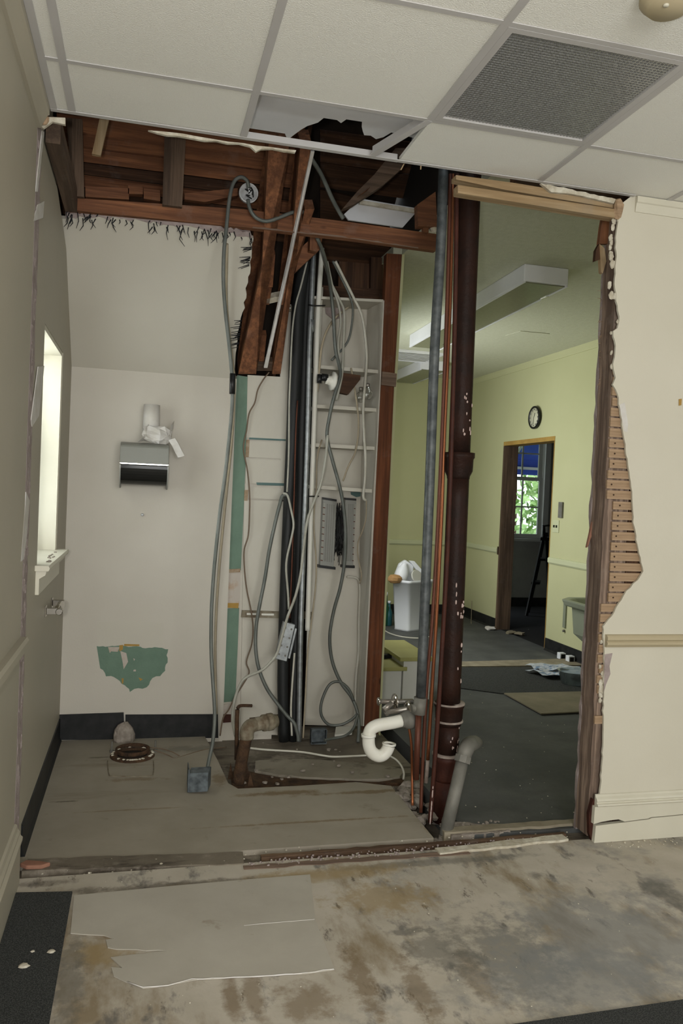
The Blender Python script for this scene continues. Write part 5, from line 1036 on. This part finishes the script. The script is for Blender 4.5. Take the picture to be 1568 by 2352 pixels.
# bin with rubbish
bp = [PZ(898, 1443), PZ(936, 1453), PZ(992, 1445)]; 
c0 = V((2.86, 5.24, 0)); t = thing('white_bin', 'tall white plastic bin on the green room floor', 'bin', c0)
zt = PY(935, 1334, 5.06).z
A0 = V((2.675, 5.215, .0)); B0 = V((2.80, 5.045, 0)); C0 = V((3.10, 5.20, 0)); D0 = A0+C0-B0
cen = (A0+C0)/2
def grow(p, k, z): q = cen+(p-cen)*k; return V((q.x, q.y, z))
def rounded(k, z):
    out = []; P_ = [grow(p, k, z) for p in (A0, B0, C0, D0)]
    for i in range(4):
        p, a_, b_ = P_[i], P_[i-1], P_[(i+1) % 4]; ra, rb_ = p+(a_-p).normalized()*.035, p+(b_-p).normalized()*.035
        for u in (0, .25, .5, .75, 1): out.append(ra*(1-u)**2+p*2*u*(1-u)+rb_*u*u)
    return out
mb = MB(); rings = [rounded(.94, .001), rounded(.92, .02), rounded(1.12, zt-.03), rounded(1.16, zt-.03), rounded(1.17, zt), rounded(1.12, zt), rounded(1.10, zt-.03), rounded(.90, .03)]
n = 20
for A, B in zip(rings[:-1], rings[1:]): mb.add(A+B, [[i, (i+1) % n, n+(i+1) % n, n+i] for i in range(n)], True)
mb.add(rings[0], [list(range(n))]); mb.add(rings[-1], [list(range(n))]); obj('body', mb, 'white_plastic', t)
p = PY(905, 1328, 5.1); tag(obj('cardboard_piece', MB().lump(p+V((.015, .02, -.01)), .085, .06, .05, random.Random(8), 9, 5, .12), 'cardboard'), 'brown crumpled cardboard at the left rim of the white bin', 'cardboard')
p = PY(925, 1312, 5.2); tag(obj('white_jug', MB().lathe(p+V((-.03, .02, -.14)), (.25, 0, 1), [(0, .06), (.02, .075), (.13, .075), (.18, .055), (.22, .03), (.235, .03)], 14), 'white_plastic'), 'white plastic jug sticking out of the bin', 'jug')
t = thing('plastic_carton', 'bent white carton leaning in the bin beside the jug', 'carton', PY(942, 1340, 5.2))
q = [(908, 1320), (918, 1295), (932, 1286), (950, 1300), (948, 1340), (925, 1338)]
obj('panel', MB().prism([PY(a, b, 5.24) for a, b in q], (0, .06, 0)), 'white_plastic', t, bevel=.01)
obj('flap', MB().prism([PY(a, b, 5.22) for a, b in [(940, 1288), (952, 1289), (972, 1312), (972, 1322), (955, 1308)]], (0, .05, 0)), 'white_plastic', t, bevel=.006)
tag(obj('round_lid', MB().lathe(PY(955, 1325, 5.16), (.5, -1, .4), [(0, .075), (.018, .075), (.02, .07)], 18), 'white_enamel'), 'round grey lid standing in the bin at its right', 'lid')
for i, (x, y0, y1, mt, lab) in enumerate(((884, 1360, 1432, 'bottle_green', 'dark green bottle standing behind the bin by the stud'), (892, 1380, 1425, 'bottle_blue', 'blue green bottle between the stud and the bin'))):
    p = PZ(x, 1428, .0); p = PY(x, 1425, 5.45); h_ = PY(x, y0, 5.45).z; p.z = 0.0
    t = thing('bottle', lab, 'bottle', p)
    obj('body', MB().lathe(p, (0, 0, 1), [(0, .035), (.01, .04), (h_*.55, .04), (h_*.72, .018), (h_*.9, .014)], 12), mt, t)
    obj('cap', MB().lathe(p+V((0, 0, h_*.9)), (0, 0, 1), [(0, .018), (h_*.1, .018), (h_*.101, .001)], 10), 'white_plastic', t)
tag(obj('extension_cord', MB().tube([PZ(878, 1445, .006), PZ(895, 1455, .006), PZ(925, 1463, .006), PZ(965, 1466, .006), PZ(990, 1462, .006)], .008, 6), 'cable_white'), 'white cord on the carpet in front of the bin', 'cord')
tag(obj('white_box', MB().box(2.62, 2.72, 5.50, 5.62, 0, .10), 'white_enamel', bevel=.004), 'small white box on the floor behind the bin', 'box')
# low white cabinet with olive lids
fz = lambda x, y: PY(x, y, 2.36)
t = thing('white_cabinet', 'low white metal cabinet with olive lids behind the valves', 'cabinet', fz(915, 1605))
z0c = fz(915, 1600).z; zl = fz(905, 1540).z; zr = fz(940, 1517).z
xl, xm, xr = fz(868, 1560).x, fz(922, 1560).x, fz(985, 1560).x
obj('left_body', MB().box(xl, xm, 2.36, 2.95, 0, zl), 'white_enamel', t, bevel=.004)
obj('right_body', MB().box(xm+.004, xr, 2.34, 2.95, 0, zr), 'white_enamel', t, bevel=.004)
obj('left_lid', MB().box(xl-.01, xm+.03, 2.33, 2.98, zl+.001, zl+.03), 'olive', t, bevel=.004)
obj('right_lid', MB().box(xm-.03, xr+.01, 2.32, 2.98, zr+.001, zr+.03), 'olive', t, bevel=.004)
obj('gap_strip', MB().obox(V((xm-.14, 2.60, zl+.045)), (.16, .05, 0), (-.006, .02, 0), (0, 0, .014)), 'black_plastic', t)
# carpets, strips, rubbish on the green room floor
def sheet(name, q, z, th, mat, lab, cat): return tag(obj(name, MB().prism([PZ(a, b, z) for a, b in q], (0, 0, th)), mat), lab, cat)
sheet('threshold_strip', [(1055, 1522), (1340, 1514), (1345, 1530), (1055, 1533)], .001, .010, 'threshold', 'tan threshold strip across the green room carpet', 'threshold')
sheet('carpet_band', [(1050, 1534), (1347, 1532), (1345, 1592), (1150, 1594), (1045, 1580)], .001, .006, 'carpet_near', 'darker carpet band beyond the tan board', 'carpet')
sheet('floor_board', [(1157, 1594), (1345, 1590), (1345, 1636), (1242, 1641)], .008, .008, 'tan_board', 'tan square board lying on the dark carpet', 'board')
t = thing('newspaper', 'blue and white newspaper spread on the floor by the threshold strip', 'newspaper', PZ(1260, 1545))
o_, ex, ey = PZ(1205, 1543, .012), PZ(1330, 1540, .012)-PZ(1205, 1543, .012), PZ(1255, 1560, .012)-PZ(1205, 1543, .012)
rnd = random.Random(91)
for (du, dv, s_) in ((0, 0, 1), (.12, -.35, .8)):
    mb = MB(); vs = []; nx, ny = 9, 6
    for j in range(ny):
        for i in range(nx): vs.append(o_+ex*(du+s_*i/(nx-1))+ey*(dv+s_*j/(ny-1))+V((0, 0, .012+rnd.uniform(0, .03)+ (0 if s_ == 1 else .012))))
    mb.add(vs+[v-V((0, 0, .001)) for v in vs], [[j*nx+i, j*nx+i+1, (j+1)*nx+i+1, (j+1)*nx+i] for j in range(ny-1) for i in range(nx-1)]+[[nx*ny+j*nx+i, nx*ny+(j+1)*nx+i, nx*ny+(j+1)*nx+i+1, nx*ny+j*nx+i+1] for j in range(ny-1) for i in range(nx-1)])
    obj('page', mb, 'newsprint', t)
c0 = PZ(1325, 1572); t = thing('clear_tub', 'clear plastic tub on the floor behind the timber post', 'tub', c0)
mb = MB(); n = 16
rs_ = [[c0+V((math.cos(2*math.pi*k/n)*rx, math.sin(2*math.pi*k/n)*ry, z)) for k in range(n)] for rx, ry, z in ((.13, .10, .006), (.16, .13, .11), (.17, .14, .112), (.155, .125, .11), (.125, .095, .010))]
for A, B in zip(rs_[:-1], rs_[1:]): mb.add(A+B, [[i, (i+1) % n, n+(i+1) % n, n+i] for i in range(n)], True)
mb.add(rs_[0], [list(range(n))]); mb.add(rs_[-1], [list(range(n))]); obj('body', mb, 'clear_plastic', t)
obj('contents', MB().lump(c0+V((0, 0, .045)), .05, .04, .03, random.Random(4), 7, 4), 'black_plastic', t)
for i, (x, y, lab, mt) in enumerate(((1125, 1443, 'greenish white crumpled wrapper by the doorway', 'white_paper'), (1172, 1452, 'tan scrap on the carpet near the doorway', 'tan_board'), (1195, 1456, 'flat tan scrap right of the doorway rubbish', 'threshold'))):
    tag(obj('floor_scrap', MB().lump(PZ(x, y, .02), .06, .05, .02, random.Random(i+30), 8, 4, .35), mt), lab, 'scrap')
mb = MB(); rnd = random.Random(95)
for k in range(60):
    p = PZ(rnd.uniform(1060, 1320), rnd.uniform(1440, 1880)); s = rnd.uniform(.001, .004); mb.lump(p+V((0, 0, s*.4)), s, s, s*.6, rnd, 5, 3)
obj('floor_crumbs', mb, 'plaster_edge', bpy.data.objects['floor.004'] if 'floor.004' in bpy.data.objects else fl_, kind='stuff')
tag(obj('loose_cord', MB().tube([PX(1083, 1380, 3.89), PX(1082, 1420, 3.88), PZ(1082, 1432, .005)], .004, 5), 'cable_tan'), 'thin cord hanging down the green wall left of the doorway', 'cord')
# ================================================================== FAR ROOM: ladder; outside: awning, lawn, trees
fx = lambda x, y: PY(x, y, 6.2)
t = thing('step_ladder', 'dark step ladder standing in the far room behind the doorway', 'ladder', V((fx(1240, 1390).x, 6.2, 0)))
for kk in (0, .3):
    o_ = V((kk*.52, kk*.86, 0)); f0 = fx(1209, 1400); f0.z = 0; r0_ = fx(1262, 1390); r0_.z = 0; tp = fx(1249, 1225)
    obj('front_rail', MB().beam(f0+o_, tp+o_, V((.03, 0, 0)), V((0, .03, 0))), 'black_plastic', t)
    obj('rear_rail', MB().beam(r0_+o_, tp+V((.02, 0, 0))+o_, V((.025, 0, 0)), V((0, .025, 0))), 'black_plastic', t)
for (x, y, w_) in ((1243, 1286, .06), (1229, 1340, .06)): obj('step', MB().obox(fx(x, y)+V((.078, .13, 0)), (w_, 0, 0), (.07, .12, 0), (0, 0, .014)), 'black_plastic', t)
obj('top_cap', MB().obox(fx(1251, 1238)+V((.078, .13, 0)), (.06, 0, 0), (.085, .14, 0), (0, 0, .02)), 'black_plastic', t)
obj('handle_hoop', MB().tube([fx(1249, 1235), fx(1248, 1208), fx(1268, 1206), fx(1268, 1235)], .022, 8, False), 'black_plastic', t)
struct('ground', MB().box(-30, 40, 7.15, 60, -1.2, -1.0), 'grass')
t = thing('window_awning', 'blue fabric awning outside the far window with white arms', 'awning', (5.3, 7.3, 2.0))
ay = rail_z+.08
obj('fabric', MB().prism([(4.0, 7.152, 3.1), (6.6, 7.152, 3.1), (6.6, 8.3, ay+.25), (4.0, 8.3, ay+.25)], (0, .01, .02)), 'awning_blue', t)
obj('valance', MB().box(4.0, 6.6, 8.295, 8.305, ay+.02, ay+.25), 'awning_blue', t)
obj('arm', MB().beam(PY(1168, 1072, 8.0), PY(1205, 1010, 7.5), V((.04, 0, 0)), V((0, .04, 0))), 'frame_white', t)
obj('front_bar', MB().box(4.0, 6.6, 8.25, 8.29, ay+.10, ay+.14), 'frame_white', t)
rnd = random.Random(101)
g1, g2 = PY(1226, 1165, 13), PY(1172, 1125, 20)
for (cx_, cy_, h_, lab, nl, wd_) in ((g1.x+.75, 13, 4.2, 'sunlit green tree outside the far window, right panes', 2600, 1.25), (g2.x, 20, 6.0, 'distant pale tree outside the far window, upper left pane', 260, 1.2)):
    t = thing('garden_tree', lab, 'tree', (cx_, cy_, -1.0))
    obj('trunk', MB().tube([(cx_, cy_, -1.0), (cx_+.1, cy_, 1.0), (cx_, cy_, h_-1)], [.2, .15, .06], 8), 'rust', t)
    mb = MB()
    for k in range(nl):
        an = rnd.uniform(0, 6.28); zz = rnd.uniform(-.6, h_); rr = wd_*math.sqrt(rnd.random())*(1-.45*zz/h_); p = V((cx_+math.cos(an)*rr, cy_+math.sin(an)*rr, zz))
        e1 = V((rnd.uniform(-1, 1), rnd.uniform(-1, 1), rnd.uniform(-1, 1))).normalized()*.13; e2 = e1.orthogonal().normalized()*.07
        mb.prism([p-e1, p+e2, p+e1, p-e2], V((.004, .004, .004)))
    obj('foliage', mb, 'leaf', t, kind='stuff')
